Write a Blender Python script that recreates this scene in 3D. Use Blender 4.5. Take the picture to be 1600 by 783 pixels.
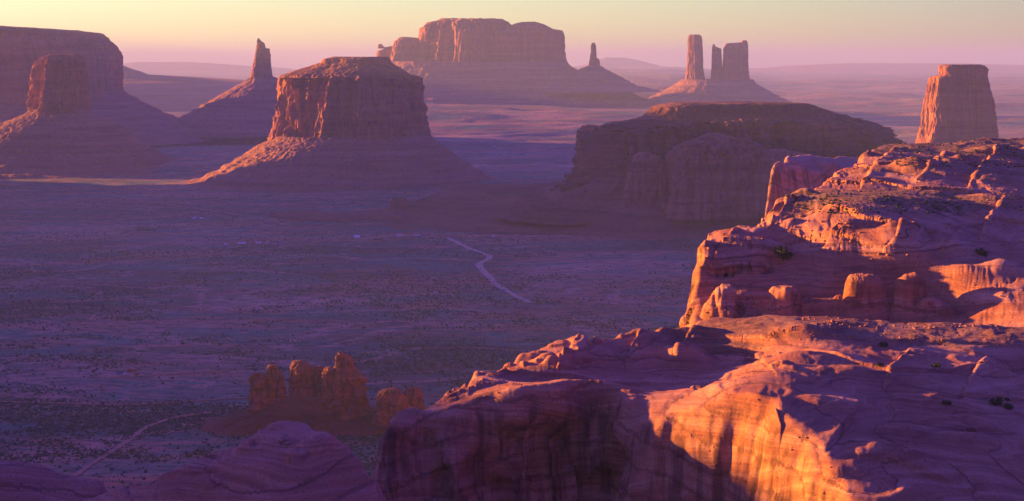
import bpy, math, random
import numpy as np
from mathutils import Vector, Matrix

# ------------------------------------------------------------------ camera, sky, sun
F, YH, ZC = 2500.0, 90.0, 400.0            # focal length in photo pixels, eye-level row, camera height over the valley
sc = bpy.context.scene
for o in list(bpy.data.objects):
    bpy.data.objects.remove(o)
cam = bpy.data.objects.new("camera", bpy.data.cameras.new("camera"))
sc.collection.objects.link(cam)
cam.location = (0, 0, ZC); cam.rotation_euler = (math.radians(90), 0, 0)
cam.data.sensor_width = 36; cam.data.lens = 36 * F / 1600
cam.data.shift_y = -(391.5 - YH) / 1600
cam.data.clip_start = 1; cam.data.clip_end = 400000
sc.camera = cam

SUN_EL, SUN_FWD = 7.5, 20.0                  # degrees: height of the sun; swing from square left towards the view
se, sf = math.radians(SUN_EL), math.radians(SUN_FWD)
SDIR = Vector((-math.cos(sf) * math.cos(se), math.sin(sf) * math.cos(se), math.sin(se)))
w = bpy.data.worlds.new("World"); sc.world = w; w.use_nodes = True
wn, wl = w.node_tree.nodes, w.node_tree.links
bg = wn["Background"]; bg.inputs[1].default_value = 0.055
sky = wn.new("ShaderNodeTexSky"); sky.sky_type = 'NISHITA'; sky.sun_disc = False
sky.sun_elevation = se; sky.sun_rotation = math.atan2(SDIR.x, SDIR.y)
sky.altitude = 1900; sky.dust_density = 2.0; sky.ozone_density = 3.0
tc = wn.new("ShaderNodeTexCoord"); sx = wn.new("ShaderNodeSeparateXYZ")
wl.new(tc.outputs["Generated"], sx.inputs[0])
rmp = wn.new("ShaderNodeValToRGB"); wl.new(sx.outputs[2], rmp.inputs[0])
e3 = rmp.color_ramp.elements.new(0.045); e3.color = (1.72, 1.30, 0.88, 1)
rmp.color_ramp.elements[0].position = 0.0; rmp.color_ramp.elements[0].color = (1.72, 1.30, 0.88, 1)
rmp.color_ramp.elements[2].position = 0.12; rmp.color_ramp.elements[2].color = (1.50, 0.70, 2.2, 1)
mul = wn.new("ShaderNodeMix"); mul.data_type = 'RGBA'; mul.blend_type = 'MULTIPLY'; mul.inputs[0].default_value = 1
wl.new(sky.outputs[0], mul.inputs[6]); wl.new(rmp.outputs[0], mul.inputs[7])
# the sky away from the sunset is dusk coloured and darker
anti = wn.new("ShaderNodeMapRange"); anti.interpolation_type = 'SMOOTHSTEP'
anti.inputs["From Min"].default_value = 0.38; anti.inputs["From Max"].default_value = -0.45
dt = wn.new("ShaderNodeVectorMath"); dt.operation = 'DOT_PRODUCT'; dt.inputs[1].default_value = (SDIR.x, SDIR.y, 0)
wl.new(tc.outputs["Generated"], dt.inputs[0]); wl.new(dt.outputs["Value"], anti.inputs["Value"])
mul2 = wn.new("ShaderNodeMix"); mul2.data_type = 'RGBA'; mul2.blend_type = 'MULTIPLY'
mul2.inputs[7].default_value = (0.36, 0.27, 0.75, 1)
wl.new(anti.outputs[0], mul2.inputs[0]); wl.new(mul.outputs[2], mul2.inputs[6]); 
# added dimming of the unseen sky round the sun, cutting its warm fill
sun_dim = wn.new("ShaderNodeMapRange"); sun_dim.interpolation_type = 'SMOOTHSTEP'
sun_dim.inputs["From Min"].default_value = 0.64; sun_dim.inputs["From Max"].default_value = 0.92
wl.new(dt.outputs["Value"], sun_dim.inputs["Value"])
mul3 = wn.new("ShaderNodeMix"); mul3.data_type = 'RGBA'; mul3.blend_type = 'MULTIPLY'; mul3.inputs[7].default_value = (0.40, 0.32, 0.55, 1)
wl.new(sun_dim.outputs[0], mul3.inputs[0]); wl.new(mul2.outputs[2], mul3.inputs[6]); wl.new(mul3.outputs[2], bg.inputs[0])

sl = bpy.data.lights.new("sun", 'SUN'); sl.energy = 5.0; sl.angle = math.radians(0.6); sl.color = (1.0, 0.42, 0.02)
sun = bpy.data.objects.new("sun", sl); sc.collection.objects.link(sun)
sun.rotation_euler = SDIR.to_track_quat('Z', 'Y').to_euler()
sc.view_settings.view_transform = 'Standard'; sc.view_settings.look = 'None'
sc.view_settings.gamma = 1; sc.view_settings.use_curve_mapping = False
sc.view_settings.exposure = 2.02
sc.cycles.use_denoising = True
sc.cycles.max_bounces = 4; sc.cycles.diffuse_bounces = 3; sc.cycles.volume_bounces = 1
HAZE = dict(density=3.3e-5, color=(0.42, 0.54, 0.95), g=0.15, top=720.0)

# ------------------------------------------------------------------ noise
class Noise:
    def __init__(s, seed):
        r = np.random.RandomState(seed)
        p = r.permutation(256); s.p = np.concatenate([p, p, p]).astype(np.int32)
        g = r.normal(size=(256, 3)); s.g = (g / np.linalg.norm(g, axis=1)[:, None]).astype(np.float32)
    def __call__(s, x, y, z=0.0):
        x, y, z = np.broadcast_arrays(np.asarray(x, np.float64), np.asarray(y, np.float64), np.asarray(z, np.float64))
        sh = x.shape; x, y, z = x.ravel(), y.ravel(), z.ravel()
        xi, yi, zi = np.floor(x), np.floor(y), np.floor(z)
        fx, fy, fz = (x - xi).astype(np.float32), (y - yi).astype(np.float32), (z - zi).astype(np.float32)
        xi, yi, zi = xi.astype(np.int64) & 255, yi.astype(np.int64) & 255, zi.astype(np.int64) & 255
        u, v, t = [f * f * f * (f * (f * 6 - 15) + 10) for f in (fx, fy, fz)]
        out = np.zeros(x.shape, np.float32)
        for i in (0, 1):
            wu = u if i else 1 - u
            for j in (0, 1):
                wv = wu * (v if j else 1 - v)
                a = s.p[s.p[xi + i] + yi + j]
                for k in (0, 1):
                    h = s.g[s.p[a + zi + k]]
                    out += wv * (t if k else 1 - t) * (h[:, 0] * (fx - i) + h[:, 1] * (fy - j) + h[:, 2] * (fz - k))
        return (out * 1.5).reshape(sh)
N1, N2, N3 = Noise(3), Noise(11), Noise(29)
def fbm(n, x, y, z=0.0, oct=4, gain=0.5):
    a, t, f = 1.0, 0.0, 1.0
    for i in range(oct):
        t = t + a * n(x * f + 17.3 * i, y * f - 9.1 * i, z * f + 4.7 * i); a *= gain; f *= 2.03
    return t
def sstep(a, b, x):
    t = np.clip((x - a) / (b - a), 0, 1); return t * t * (3 - 2 * t)
def at(px, py, d):
    return (d * (px - 800) / F, d, ZC + d * (YH - py) / F)
def at_h(px, py, h):
    return at(px, py, h * F / (py - YH))

# ------------------------------------------------------------------ object helpers
C = sc.collection
def link_mesh(name, co, faces, mat, parent=None, smooth=True):
    me = bpy.data.meshes.new(name)
    co = np.asarray(co, np.float32); faces = np.asarray(faces, np.int32)
    n = faces.shape[1]
    me.vertices.add(len(co)); me.vertices.foreach_set("co", co.ravel())
    me.loops.add(faces.size); me.loops.foreach_set("vertex_index", faces.ravel())
    me.polygons.add(len(faces))
    me.polygons.foreach_set("loop_start", np.arange(0, faces.size, n, dtype=np.int32))
    me.update(calc_edges=True)
    if smooth: me.polygons.foreach_set("use_smooth", np.ones(len(faces), bool))
    me.materials.append(mat)
    o = bpy.data.objects.new(name, me); C.objects.link(o)
    if parent: o.parent = parent; o.matrix_parent_inverse = Matrix.Translation(-Vector(parent.location))
    return o
def tag(o, label=None, cat=None, group=None, kind=None):
    if label: o["label"] = label
    if cat: o["category"] = cat
    if group: o["group"] = group
    if kind: o["kind"] = kind
    return o
def thing(name, label, cat, loc, group=None):
    o = bpy.data.objects.new(name, None); C.objects.link(o); o.location = loc; o.empty_display_size = 5
    return tag(o, label, cat, group)
def grid_faces(nr, nc, wrap=False):
    i = np.arange(nr - 1)[:, None]; j = np.arange(nc if wrap else nc - 1)[None, :]
    j2 = (j + 1) % nc
    a = i * nc + j; b = i * nc + j2; c = (i + 1) * nc + j2; d = (i + 1) * nc + j
    return np.stack([a, b, c, d], -1).reshape(-1, 4)
def join(parts):
    co, fa, n = [], [], 0
    for c, f in parts:
        co.append(c); fa.append(f + n); n += len(c)
    return np.concatenate(co), np.concatenate(fa)

# ------------------------------------------------------------------ materials
def nodes_of(name, rough=0.92, spec=0.15):
    m = bpy.data.materials.new(name); m.use_nodes = True
    n, l = m.node_tree.nodes, m.node_tree.links
    b = n["Principled BSDF"]; b.inputs["Roughness"].default_value = rough
    b.inputs["Specular IOR Level"].default_value = spec
    return m, n, l, b
class G:
    """small node helper working in world position"""
    def __init__(s, n, l):
        s.n, s.l = n, l
        s.geo = n.new("ShaderNodeNewGeometry"); s.pos = s.geo.outputs["Position"]
    def scale(s, v, off=(0, 0, 0)):
        m = s.n.new("ShaderNodeMapping"); m.inputs["Scale"].default_value = v; m.inputs["Location"].default_value = off
        s.l.new(s.pos, m.inputs[0]); return m.outputs[0]
    def noise(s, v, det=5, rough=0.6, dist=0.0, off=(0, 0, 0)):
        t = s.n.new("ShaderNodeTexNoise"); s.l.new(s.scale(v, off), t.inputs["Vector"])
        t.inputs["Scale"].default_value = 1; t.inputs["Detail"].default_value = det
        t.inputs["Roughness"].default_value = rough; t.inputs["Distortion"].default_value = dist
        return t.outputs[0]
    def ramp(s, v, stops):
        r = s.n.new("ShaderNodeValToRGB"); s.l.new(v, r.inputs[0]); e = r.color_ramp.elements
        while len(e) < len(stops): e.new(0.5)
        for k, (p, c) in enumerate(stops):
            e[k].position = p; e[k].color = (c if isinstance(c, tuple) else (c, c, c)) + (1,)
        return r.outputs[0]
    def mix(s, f, a, b, mode='MIX'):
        m = s.n.new("ShaderNodeMix"); m.data_type = 'RGBA'; m.blend_type = mode
        for k, v in ((0, f), (6, a), (7, b)):
            if hasattr(v, "links"): s.l.new(v, m.inputs[k])
            else: m.inputs[k].default_value = v if k == 0 else tuple(v) + (1,)
        return m.outputs[2]
    def math(s, op, a, b=0.0):
        m = s.n.new("ShaderNodeMath"); m.operation = op
        for k, v in ((0, a), (1, b)):
            if hasattr(v, "links"): s.l.new(v, m.inputs[k])
            else: m.inputs[k].default_value = v
        return m.outputs[0]
    def bump(s, h, dist, strength=1.0, prev=None):
        b = s.n.new("ShaderNodeBump"); b.inputs["Distance"].default_value = dist; b.inputs["Strength"].default_value = strength
        s.l.new(h, b.inputs["Height"])
        if prev: s.l.new(prev, b.inputs["Normal"])
        return b.outputs[0]
    def nz(s):
        x = s.n.new("ShaderNodeSeparateXYZ"); s.l.new(s.geo.outputs["Normal"], x.inputs[0]); return x.outputs[2]

def cliff_material(name, k, tones, veg=0.5):
    """k: metres of the main feature"""
    m, n, l, b = nodes_of(name); g = G(n, l)
    band = g.noise((0.15 / k, 0.15 / k, 2.2 / k), 6, 0.62, 0.3)
    col = g.ramp(band, [(0.32, tones[0]), (0.5, tones[1]), (0.68, tones[2])])
    streak = g.noise((2.4 / k, 2.4 / k, 0.10 / k), 5, 0.65)
    col = g.mix(g.ramp(streak, [(0.46, 0.0), (0.66, 0.55)]), col, (0.10, 0.055, 0.045))
    pal = g.noise((0.5 / k, 0.5 / k, 0.5 / k), 5, 0.6, off=(9, 2, 4))
    col = g.mix(g.ramp(pal, [(0.5, 0.0), (0.72, 0.35)]), col, tones[2])
    vm = g.math('MULTIPLY', g.ramp(g.nz(), [(0.72, 0.0), (0.9, veg)]), g.ramp(g.noise((3 / k, 3 / k, 3 / k), 4, 0.7), [(0.42, 0.0), (0.6, 1.0)]))
    col = g.mix(vm, col, (0.085, 0.08, 0.045))
    l.new(col, b.inputs["Base Color"])
    nb = g.bump(g.noise((6 / k, 6 / k, 1.2 / k), 6, 0.65), k * 0.07)
    nb = g.bump(g.noise((2 / k, 2 / k, 12 / k), 4, 0.6), k * 0.02, 1, nb)
    l.new(nb, b.inputs["Normal"]); return m
def talus_material(name, k, tones, veg=0.45):
    m, n, l, b = nodes_of(name); g = G(n, l)
    band = g.noise((0.1 / k, 0.1 / k, 2.5 / k), 5, 0.6, 0.4)
    col = g.ramp(band, [(0.35, tones[0]), (0.5, tones[1]), (0.66, tones[2])])
    sp = g.noise((7 / k, 7 / k, 7 / k), 4, 0.75)
    col = g.mix(g.ramp(sp, [(0.5, 0.0), (0.64, veg)]), col, (0.07, 0.07, 0.045))
    l.new(col, b.inputs["Base Color"])
    l.new(g.bump(g.noise((8 / k, 8 / k, 8 / k), 6, 0.75), k * 0.10), b.inputs["Normal"]); return m
def slickrock_material(name, k=20.0, tones=((0.25, 0.08, 0.048), (0.43, 0.165, 0.085), (0.60, 0.30, 0.18)), veg=0.6, dark=0.5):
    m, n, l, b = nodes_of(name, 0.85, 0.2); g = G(n, l)
    ba = n.new("ShaderNodeAttribute"); ba.attribute_name = "bed"
    def line(scale, det, off):
        t = n.new("ShaderNodeTexNoise"); t.noise_dimensions = '1D'; t.inputs["Scale"].default_value = scale; t.inputs["Detail"].default_value = det
        t.inputs["Roughness"].default_value = 0.7; l.new(g.math('ADD', ba.outputs["Fac"], off), t.inputs["W"]); return t.outputs[0]
    bn = line(0.8, 6, 3.0)
    col = g.ramp(g.mix(0.45, bn, g.noise((0.5 / k, 0.5 / k, 2.0 / k), 6, 0.66, 0.6)), [(0.36, tones[0]), (0.48, tones[1]), (0.62, tones[2])])
    thin = g.ramp(line(2.2, 3, 40.0), [(0.60, 0.0), (0.68, 0.8)])
    col = g.mix(g.math('MULTIPLY', thin, g.ramp(g.noise((0.5 / k, 0.5 / k, 0.5 / k), 4, 0.6, 0, (2, 2, 9)), [(0.45, 0.0), (0.6, 1.0)])), col, (0.13, 0.05, 0.04))
    big = g.noise((0.6 / k, 0.6 / k, 0.8 / k), 5, 0.6, 0.5, (3, 7, 1))
    col = g.mix(g.ramp(big, [(0.48, 0.0), (0.72, 0.5)]), col, tones[2])
    col = g.mix(g.ramp(g.noise((0.9 / k, 0.9 / k, 0.9 / k), 5, 0.65, 0.4, (31, 5, 8)), [(0.5, 0.0), (0.7, 0.5)]), col, tones[0])
    streak = g.noise((5 / k, 5 / k, 0.25 / k), 5, 0.6)
    steep = g.ramp(g.nz(), [(0.25, 1.0), (0.6, 0.0)])
    col = g.mix(g.math('MULTIPLY', g.ramp(streak, [(0.46, 0.0), (0.62, 0.75)]), steep), col, (0.085, 0.042, 0.035))
    spk = g.noise((22 / k, 22 / k, 40 / k), 4, 0.7)
    col = g.mix(g.ramp(spk, [(0.55, 0.0), (0.68, dark)]), col, (0.07, 0.035, 0.03))
    grain = g.noise((60 / k, 60 / k, 90 / k), 6, 0.8, 0.0, (4, 4, 1))
    col = g.mix(0.55, col, g.ramp(grain, [(0.3, 0.25), (0.7, 0.85)]), 'OVERLAY')
    at_ = n.new("ShaderNodeAttribute"); at_.attribute_name = "scrub"
    vm = g.math('MULTIPLY', g.math('MULTIPLY', at_.outputs["Fac"], veg), g.ramp(g.noise((9 / k, 9 / k, 9 / k), 5, 0.75), [(0.36, 0.0), (0.56, 1.0)]))
    col = g.mix(vm, col, (0.10, 0.085, 0.04))
    l.new(col, b.inputs["Base Color"])
    nb = g.bump(line(1.6, 6, 11.0), k * 0.03)
    nb = g.bump(g.noise((14 / k, 14 / k, 24 / k), 8, 0.75), k * 0.022, 1, nb)
    l.new(nb, b.inputs["Normal"]); return m
def ground_material():
    m, n, l, b = nodes_of("valley_soil"); g = G(n, l)
    a = g.noise((1 / 700, 1 / 380, 0.0), 7, 0.62, 0.6)
    col = g.ramp(a, [(0.36, (0.11, 0.085, 0.065)), (0.46, (0.22, 0.115, 0.08)), (0.55, (0.46, 0.18, 0.12)), (0.66, (0.62, 0.32, 0.22))])
    s1 = g.noise((1 / 260, 1 / 130, 0.0), 8, 0.66, 0.4, (5, 3, 0))
    col = g.mix(g.ramp(s1, [(0.48, 0.0), (0.60, 0.85)]), col, (0.065, 0.21, 0.145))
    nearv = n.new("ShaderNodeSeparateXYZ"); l.new(g.pos, nearv.inputs[0])
    wet = g.ramp(g.math('MULTIPLY', nearv.outputs[1], 1 / 4000), [(0.42, 0.75), (0.62, 0.1)])
    col = g.mix(g.math('MULTIPLY', wet, g.ramp(g.noise((1 / 420, 1 / 110, 0.0), 6, 0.65, 0.5, (2, 4, 0)), [(0.42, 0.0), (0.58, 1.0)])), col, (0.06, 0.21, 0.15))
    wv = g.noise((1 / 520, 1 / 330, 0.0), 6, 0.55, 0.8, (7, 1, 0))
    col = g.mix(g.ramp(g.math('ABSOLUTE', g.math('SUBTRACT', wv, 0.5)), [(0.004, 0.75), (0.022, 0.0)]), col, (0.50, 0.27, 0.20))
    s2 = g.noise((1 / 30, 1 / 16, 0.0), 6, 0.72, 0.0, (1, 8, 0))
    col = g.mix(g.ramp(s2, [(0.47, 0.0), (0.58, 0.7)]), col, (0.055, 0.085, 0.06))
    s3 = g.noise((1 / 45, 1 / 30, 0.0), 6, 0.7, 0.0, (14, 2, 0))
    col = g.mix(g.ramp(s3, [(0.58, 0.0), (0.72, 0.7)]), col, (0.50, 0.28, 0.20))
    l.new(col, b.inputs["Base Color"])
    l.new(g.bump(g.noise((1 / 14, 1 / 14, 1 / 14), 6, 0.7), 1.5), b.inputs["Normal"]); return m
def plain_material(name, c, var=0.25, k=2.0, rough=0.8):
    m, n, l, b = nodes_of(name, rough); g = G(n, l)
    nz = g.noise((1 / k, 1 / k, 1 / k), 5, 0.65)
    lo = tuple(v * (1 - var) for v in c); hi = tuple(min(1, v * (1 + var)) for v in c)
    l.new(g.ramp(nz, [(0.35, lo), (0.65, hi)]), b.inputs["Base Color"]); return m

RED = ((0.25, 0.085, 0.05), (0.36, 0.135, 0.075), (0.46, 0.19, 0.105))
M_CLIFF = cliff_material("butte_sandstone", 60, RED)
M_FAR = cliff_material("far_mesa_sandstone", 120, RED)
M_SHADECLIFF = cliff_material("shaded_mesa_sandstone", 62, ((0.085, 0.034, 0.032), (0.17, 0.065, 0.052), (0.33, 0.135, 0.10)), 0.7)  # butte sandstone with darker tones, painting in the shade on this mesa
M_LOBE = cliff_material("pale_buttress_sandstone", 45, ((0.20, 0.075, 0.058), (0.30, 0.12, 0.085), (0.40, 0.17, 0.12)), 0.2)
M_SHALE = talus_material("apron_shale", 60, ((0.15, 0.062, 0.052), (0.24, 0.095, 0.075), (0.32, 0.135, 0.105)))  # tones darkened so the apron stands out from the haze behind it
M_CAP = talus_material("cap_shale", 40, ((0.20, 0.085, 0.06), (0.30, 0.13, 0.09), (0.38, 0.18, 0.12)), 0.5)
M_TALUS = talus_material("talus_scree", 60, ((0.26, 0.11, 0.08), (0.36, 0.16, 0.115), (0.44, 0.21, 0.15)))
M_SLICK = slickrock_material("slickrock")
M_SLICK_UP = slickrock_material("upper_slickrock", 26.0, veg=0.85)
M_SLICK_LOW = slickrock_material("lower_slickrock", 20.0, ((0.33, 0.115, 0.07), (0.50, 0.19, 0.115), (0.62, 0.29, 0.19)))  # paler slickrock copy, making up for sky light the headland blocks
M_FARSLICK = slickrock_material("distant_slickrock", 60.0, ((0.34, 0.15, 0.11), (0.46, 0.22, 0.16), (0.56, 0.30, 0.23)))
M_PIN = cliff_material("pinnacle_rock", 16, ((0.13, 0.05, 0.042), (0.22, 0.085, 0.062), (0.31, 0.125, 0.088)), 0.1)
M_GROUND = ground_material()
M_ROAD = plain_material("graded_dirt", (0.56, 0.33, 0.25), 0.12, 9)
M_TRACK = plain_material("track_dirt", (0.38, 0.19, 0.135), 0.25, 9)
M_SHRUB = plain_material("sage_foliage", (0.035, 0.085, 0.055), 0.35, 8)
M_JUN = plain_material("juniper_foliage", (0.04, 0.065, 0.03), 0.4, 0.6)
M_WOOD = plain_material("juniper_bark", (0.16, 0.11, 0.08), 0.3, 0.4)
M_WHITE = plain_material("pale_siding", (0.72, 0.74, 0.78), 0.06, 3)
M_DARK = plain_material("dark_roofing", (0.06, 0.065, 0.085), 0.2, 3)
M_BLUE = plain_material("blue_siding", (0.25, 0.38, 0.55), 0.1, 3)
M_REDW = plain_material("red_siding", (0.30, 0.07, 0.06), 0.15, 3)
M_GLASS = plain_material("dark_glass", (0.03, 0.035, 0.045), 0.1, 3, 0.2)
M_TYRE = plain_material("tyre_rubber", (0.03, 0.03, 0.03), 0.1, 1)

# ------------------------------------------------------------------ valley floor
def ground_z(X, Y):
    X, Y = np.asarray(X, float), np.asarray(Y, float)
    d = np.hypot(X, Y)
    z = 7 * fbm(N1, X / 1300, Y / 1300, 0.3, 3) + 2.0 * fbm(N2, X / 260, Y / 200, 0.7, 3)
    u = X / np.maximum(Y, 500)
    z = z + 125 * sstep(7600, 10800, Y) * sstep(-0.16, -0.06, u) * (1 - sstep(0.09, 0.17, u))
    far = sstep(6200, 11000, Y)
    t = fbm(N3, X / 5200, Y / 3000, 0.1, 5) * 3.2
    st = np.floor(t) + sstep(0.60, 0.95, t - np.floor(t))
    z = z + far * (26 * st + 10)
    t2 = fbm(N2, X / 1500 + 7, Y / 900, 0.9, 4) * 3
    st2 = np.floor(t2) + sstep(0.55, 0.95, t2 - np.floor(t2))
    z = z + 7.0 * st2 * sstep(4300, 5600, Y) * (1 - 0.7 * far)
    return z * sstep(200, 1500, d) - 0.0
def build_ground():
    def axis(lo, hi, mid_lo, mid_hi, step, n_out):
        m = np.arange(mid_lo, mid_hi, step)
        a = mid_lo - (np.geomspace(1, 1 + (mid_lo - lo) / step / 3, n_out) - 1) * step * 3
        b = mid_hi + (np.geomspace(1, 1 + (hi - mid_hi) / step / 3, n_out) - 1) * step * 3
        return np.unique(np.round(np.concatenate([a, m, b]), 2))
    xs = axis(-60000, 60000, -2600, 2600, 13, 150)
    ys = axis(-20000, 45000, 1300, 7200, 11, 330)
    X, Y = np.meshgrid(xs, ys)
    Z = ground_z(X, Y)
    o = link_mesh("valley_floor", np.stack([X, Y, Z], -1).reshape(-1, 3), grid_faces(len(ys), len(xs)), M_GROUND)
    tag(o, "wide scrub covered red desert floor running back to the horizon", "ground", kind="structure")
build_ground()

# ------------------------------------------------------------------ buttes: lofted outlines with fluted cliffs
def section(th, n, rot):
    c, s = np.cos(th), np.sin(th)
    r = (np.abs(c) ** n + np.abs(s) ** n) ** (-1.0 / n)
    x, y = r * c, r * s
    return x * math.cos(rot) - y * math.sin(rot), x * math.sin(rot) + y * math.cos(rot)
def loft(levels, d, nth, nv, depth=1.0, n=3.2, rot=0.0, shear=0.0, flute=(18, 70), kind="cliff", seed=0, close=True, dk=0.0):
    """levels: (row, left column, right column) in photo pixels, top to bottom, as seen at distance d"""
    lv = np.array(levels, float)
    z = ZC + d * (YH - lv[:, 0]) / F
    xl, xr = d * (lv[:, 1] - 800) / F, d * (lv[:, 2] - 800) / F
    # resample the outline evenly along its own length
    L = np.concatenate([[0], np.cumsum(np.hypot(np.diff(z), 0.5 * (np.abs(np.diff(xl)) + np.abs(np.diff(xr)))))])
    t = np.linspace(0, L[-1], nv)
    z, xl, xr = np.interp(t, L, z), np.interp(t, L, xl), np.interp(t, L, xr)
    th = np.linspace(0, 2 * math.pi, 4 * nth, endpoint=False)
    px, py = section(th, n, rot)
    q = np.concatenate([[0], np.cumsum(np.hypot(np.diff(px), np.diff(py)))])
    th = np.interp(np.linspace(0, q[-1], nth, endpoint=False), q, th)
    px, py = section(th, n, rot)
    mx = np.abs(px).max(); px, py = px / mx, py / mx
    cx, rx = (xl + xr) / 2, (xr - xl) / 2
    X = cx[:, None] + rx[:, None] * px[None]
    ryy = depth * (rx * (1 - dk) + rx.max() * dk)
    Y = d + ryy[:, None] * py[None] + shear * (X - cx[-1])
    Z = np.repeat(z[:, None], nth, 1)
    # outward plan normal
    dx = np.roll(X, -1, 1) - np.roll(X, 1, 1); dy = np.roll(Y, -1, 1) - np.roll(Y, 1, 1)
    ln = np.hypot(dx, dy) + 1e-6; nx, ny = dy / ln, -dx / ln
    A, W = flute; o = seed * 13.7
    if kind == "cliff":
        v = np.linspace(0, 1, nv)[:, None]
        wob = 0.25 * N3(X / W * 0.5 + o, Y / W * 0.5, Z / W * 0.6)
        big = fbm(N1, X / W + o + wob, Y / W, Z / (W * 7), 2, 0.5)
        col = 1 - np.abs(N2(X / (W * .42) + o, Y / (W * .42) + wob, Z / (W * 4))) * 2.4
        crk = np.clip(1 - np.abs(N3(X / (W * .3) + o, Y / (W * .3) + wob, Z / (W * 3.5))) * 9, 0, 1)
        fine = fbm(N1, X / (W * .14), Y / (W * .14) + o, Z / (W * .5), 3, 0.55)
        led = N2(X / (W * 2) + o, Y / (W * 2), Z / (W * .12)) + 0.6 * N1(X / W, Y / W + o, Z / (W * .05))
        brk = N3(X / (W * .5) + o, Y / (W * .5), Z / (W * .45))
        D = A * (0.9 * big + 0.34 * col - 0.5 * crk + 0.24 * fine + 0.07 * led + 0.13 * brk)
        D = D * np.clip(v * 6 + 0.35, 0, 1)
        zz = A * 0.16 * fbm(N2, X / (W * .3) + o, Y / (W * .3), 1.5, 3) * np.clip(1 - v * 3, 0, 1)
    elif kind == "knob":
        D = A * (0.9 * fbm(N1, X / W + o, Y / W, Z / W, 3, 0.5) - 0.7 * np.clip(1 - np.abs(N2(X / (W * .8) + o, Y / (W * .8), Z / (W * 2.2))) * 6, 0, 1)
                 + 0.3 * N3(X / W, Y / W + o, Z / (W * .22)) + 0.18 * fbm(N3, X / (W * .3), Y / (W * .3) + o, Z / (W * .3), 3, .6)
             + 0.75 * N2(np.floor(X / W * 1.4 + .6 * N1(X / W, Y / W, Z / W)) + .5, np.floor(Y / W * 1.4) + .5 + o, np.floor(Z / (W * 1.1) + .5 * N3(X / W, Y / W, Z / W)) + .5))
        zz = A * 0.25 * fbm(N2, X / W + o, Y / W, 1.5, 2)
    else:
        v = np.linspace(0, 1, nv)[:, None]
        ang = th[None] * np.ones_like(X)
        R = (rx[-1] + rx[0]) * 0.5 / W
        ga, gb = np.cos(ang) * R, np.sin(ang) * R
        gul = fbm(N1, ga * 1.3 + o, gb * 1.3, v * 0.9, 4, 0.55)
        rid = 1 - np.abs(N2(ga * 2.6 + o, gb * 2.6, v * 0.8)) * 2.5
        spk = fbm(N3, X / (W * .16), Y / (W * .16), Z / (W * .16) + o, 3, 0.6)
        D = A * (1.0 * gul + 0.4 * rid) * np.sin(np.clip(v * 1.15, 0, 1) * math.pi * 0.55) + A * 0.24 * spk
        lt = fbm(N2, X / (W * 3) + o, Y / (W * 3), 0.2, 2) * 0.6 + Z / (A * 1.5)
        lf = lt - np.floor(lt)
        zz = A * 0.75 * (sstep(0.55, 1.0, lf) - lf) * sstep(0.15, 0.5, v) + A * 0.10 * spk
    X, Y, Z = X + nx * D, Y + ny * D, Z + zz
    co = np.stack([X, Y, Z], -1).reshape(-1, 3)
    fa = grid_faces(nv, nth, True)[:, ::-1]
    if close:   # shrink the top ring towards its middle in a few rings
        top = co[:nth]; c = top.mean(0); rings = []
        for k in (0.8, 0.55, 0.3, 0.02):
            r = c + (top - c) * k; r[:, 2] = top[:, 2] * k + (c[2]) * (1 - k) + A * 0.06 * N1(r[:, 0] / W * 2, r[:, 1] / W * 2, o); rings.append(r)
        base = len(co); co = np.concatenate([co] + rings)
        idx = [np.arange(nth)] + [base + np.arange(nth) + k * nth for k in range(4)]
        for a, b in zip(idx[:-1], idx[1:]):
            fa = np.concatenate([fa, np.stack([a, np.roll(a, -1), np.roll(b, -1), b], -1)])
    return co, fa

def butte(name, label, cat, d, px, cliffs, talus, mat=None, tmat=None, group=None, parts=None):
    t = thing(name, label, cat, at(px, YH + ZC / d * F, d), group)
    for k, (nm, lv, kw) in enumerate(cliffs):
        link_mesh(nm, *loft(lv, kw.pop("d", d), kw.pop("nth", 420), kw.pop("nv", 130), **kw), kw.get("mat", mat or M_CLIFF) if False else (mat or M_CLIFF), t)
    if talus:
        lv, kw = talus
        link_mesh("talus", *loft(lv, kw.pop("d", d), kw.pop("nth", 520), kw.pop("nv", 150), kind="talus", close=False, **kw), tmat or M_TALUS, t)
    return t

# Merrick-like butte in the middle
butte("butte", "broad flat topped butte with sunlit fluted cliffs and boulder strewn talus, middle of the valley", "butte", 5263, 550,
    [("cliff", [(116, 456, 634), (119, 452, 647), (124, 450, 651), (140, 449, 654), (170, 446, 658), (200, 443, 662), (226, 440, 666)],
      dict(nth=700, nv=170, depth=0.95, n=4.0, rot=math.radians(-27), flute=(40, 84), seed=1)),
     ("summit_cap", [(89, 522, 605), (92, 507, 607), (98, 503, 609), (100, 496, 613), (106, 478, 622), (112, 458, 632), (117, 444, 640), (121, 441, 648)],
      dict(nth=500, nv=60, depth=0.95, n=3.4, rot=math.radians(-23), flute=(9, 50), seed=2))],
    ([(210, 436, 662), (220, 420, 675), (226, 405, 688), (240, 385, 706), (255, 360, 728), (268, 335, 748), (277, 318, 765), (284, 285, 800), (290, 240, 850)],
     dict(nth=800, nv=200, depth=0.95, n=2.4, flute=(16, 90), seed=3)))
butte("butte", "slim butte with bright orange pillars standing before the shaded mesa at the far left", "butte", 5900, 90,
    [("cliff", [(85, 80, 114), (87, 73, 122), (91, 67, 127), (100, 61, 130), (130, 57, 133), (160, 54, 135), (184, 51, 137)],
      dict(nth=480, nv=150, depth=1.1, n=3.6, rot=math.radians(-40), flute=(32, 50), seed=4))],
    ([(170, 52, 134), (178, 42, 146), (185, 25, 165), (205, -30, 195), (235, -90, 235), (252, -140, 265), (262, -190, 320)],
     dict(nth=700, nv=180, depth=1.0, n=2.2, flute=(18, 100), seed=5)))
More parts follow.
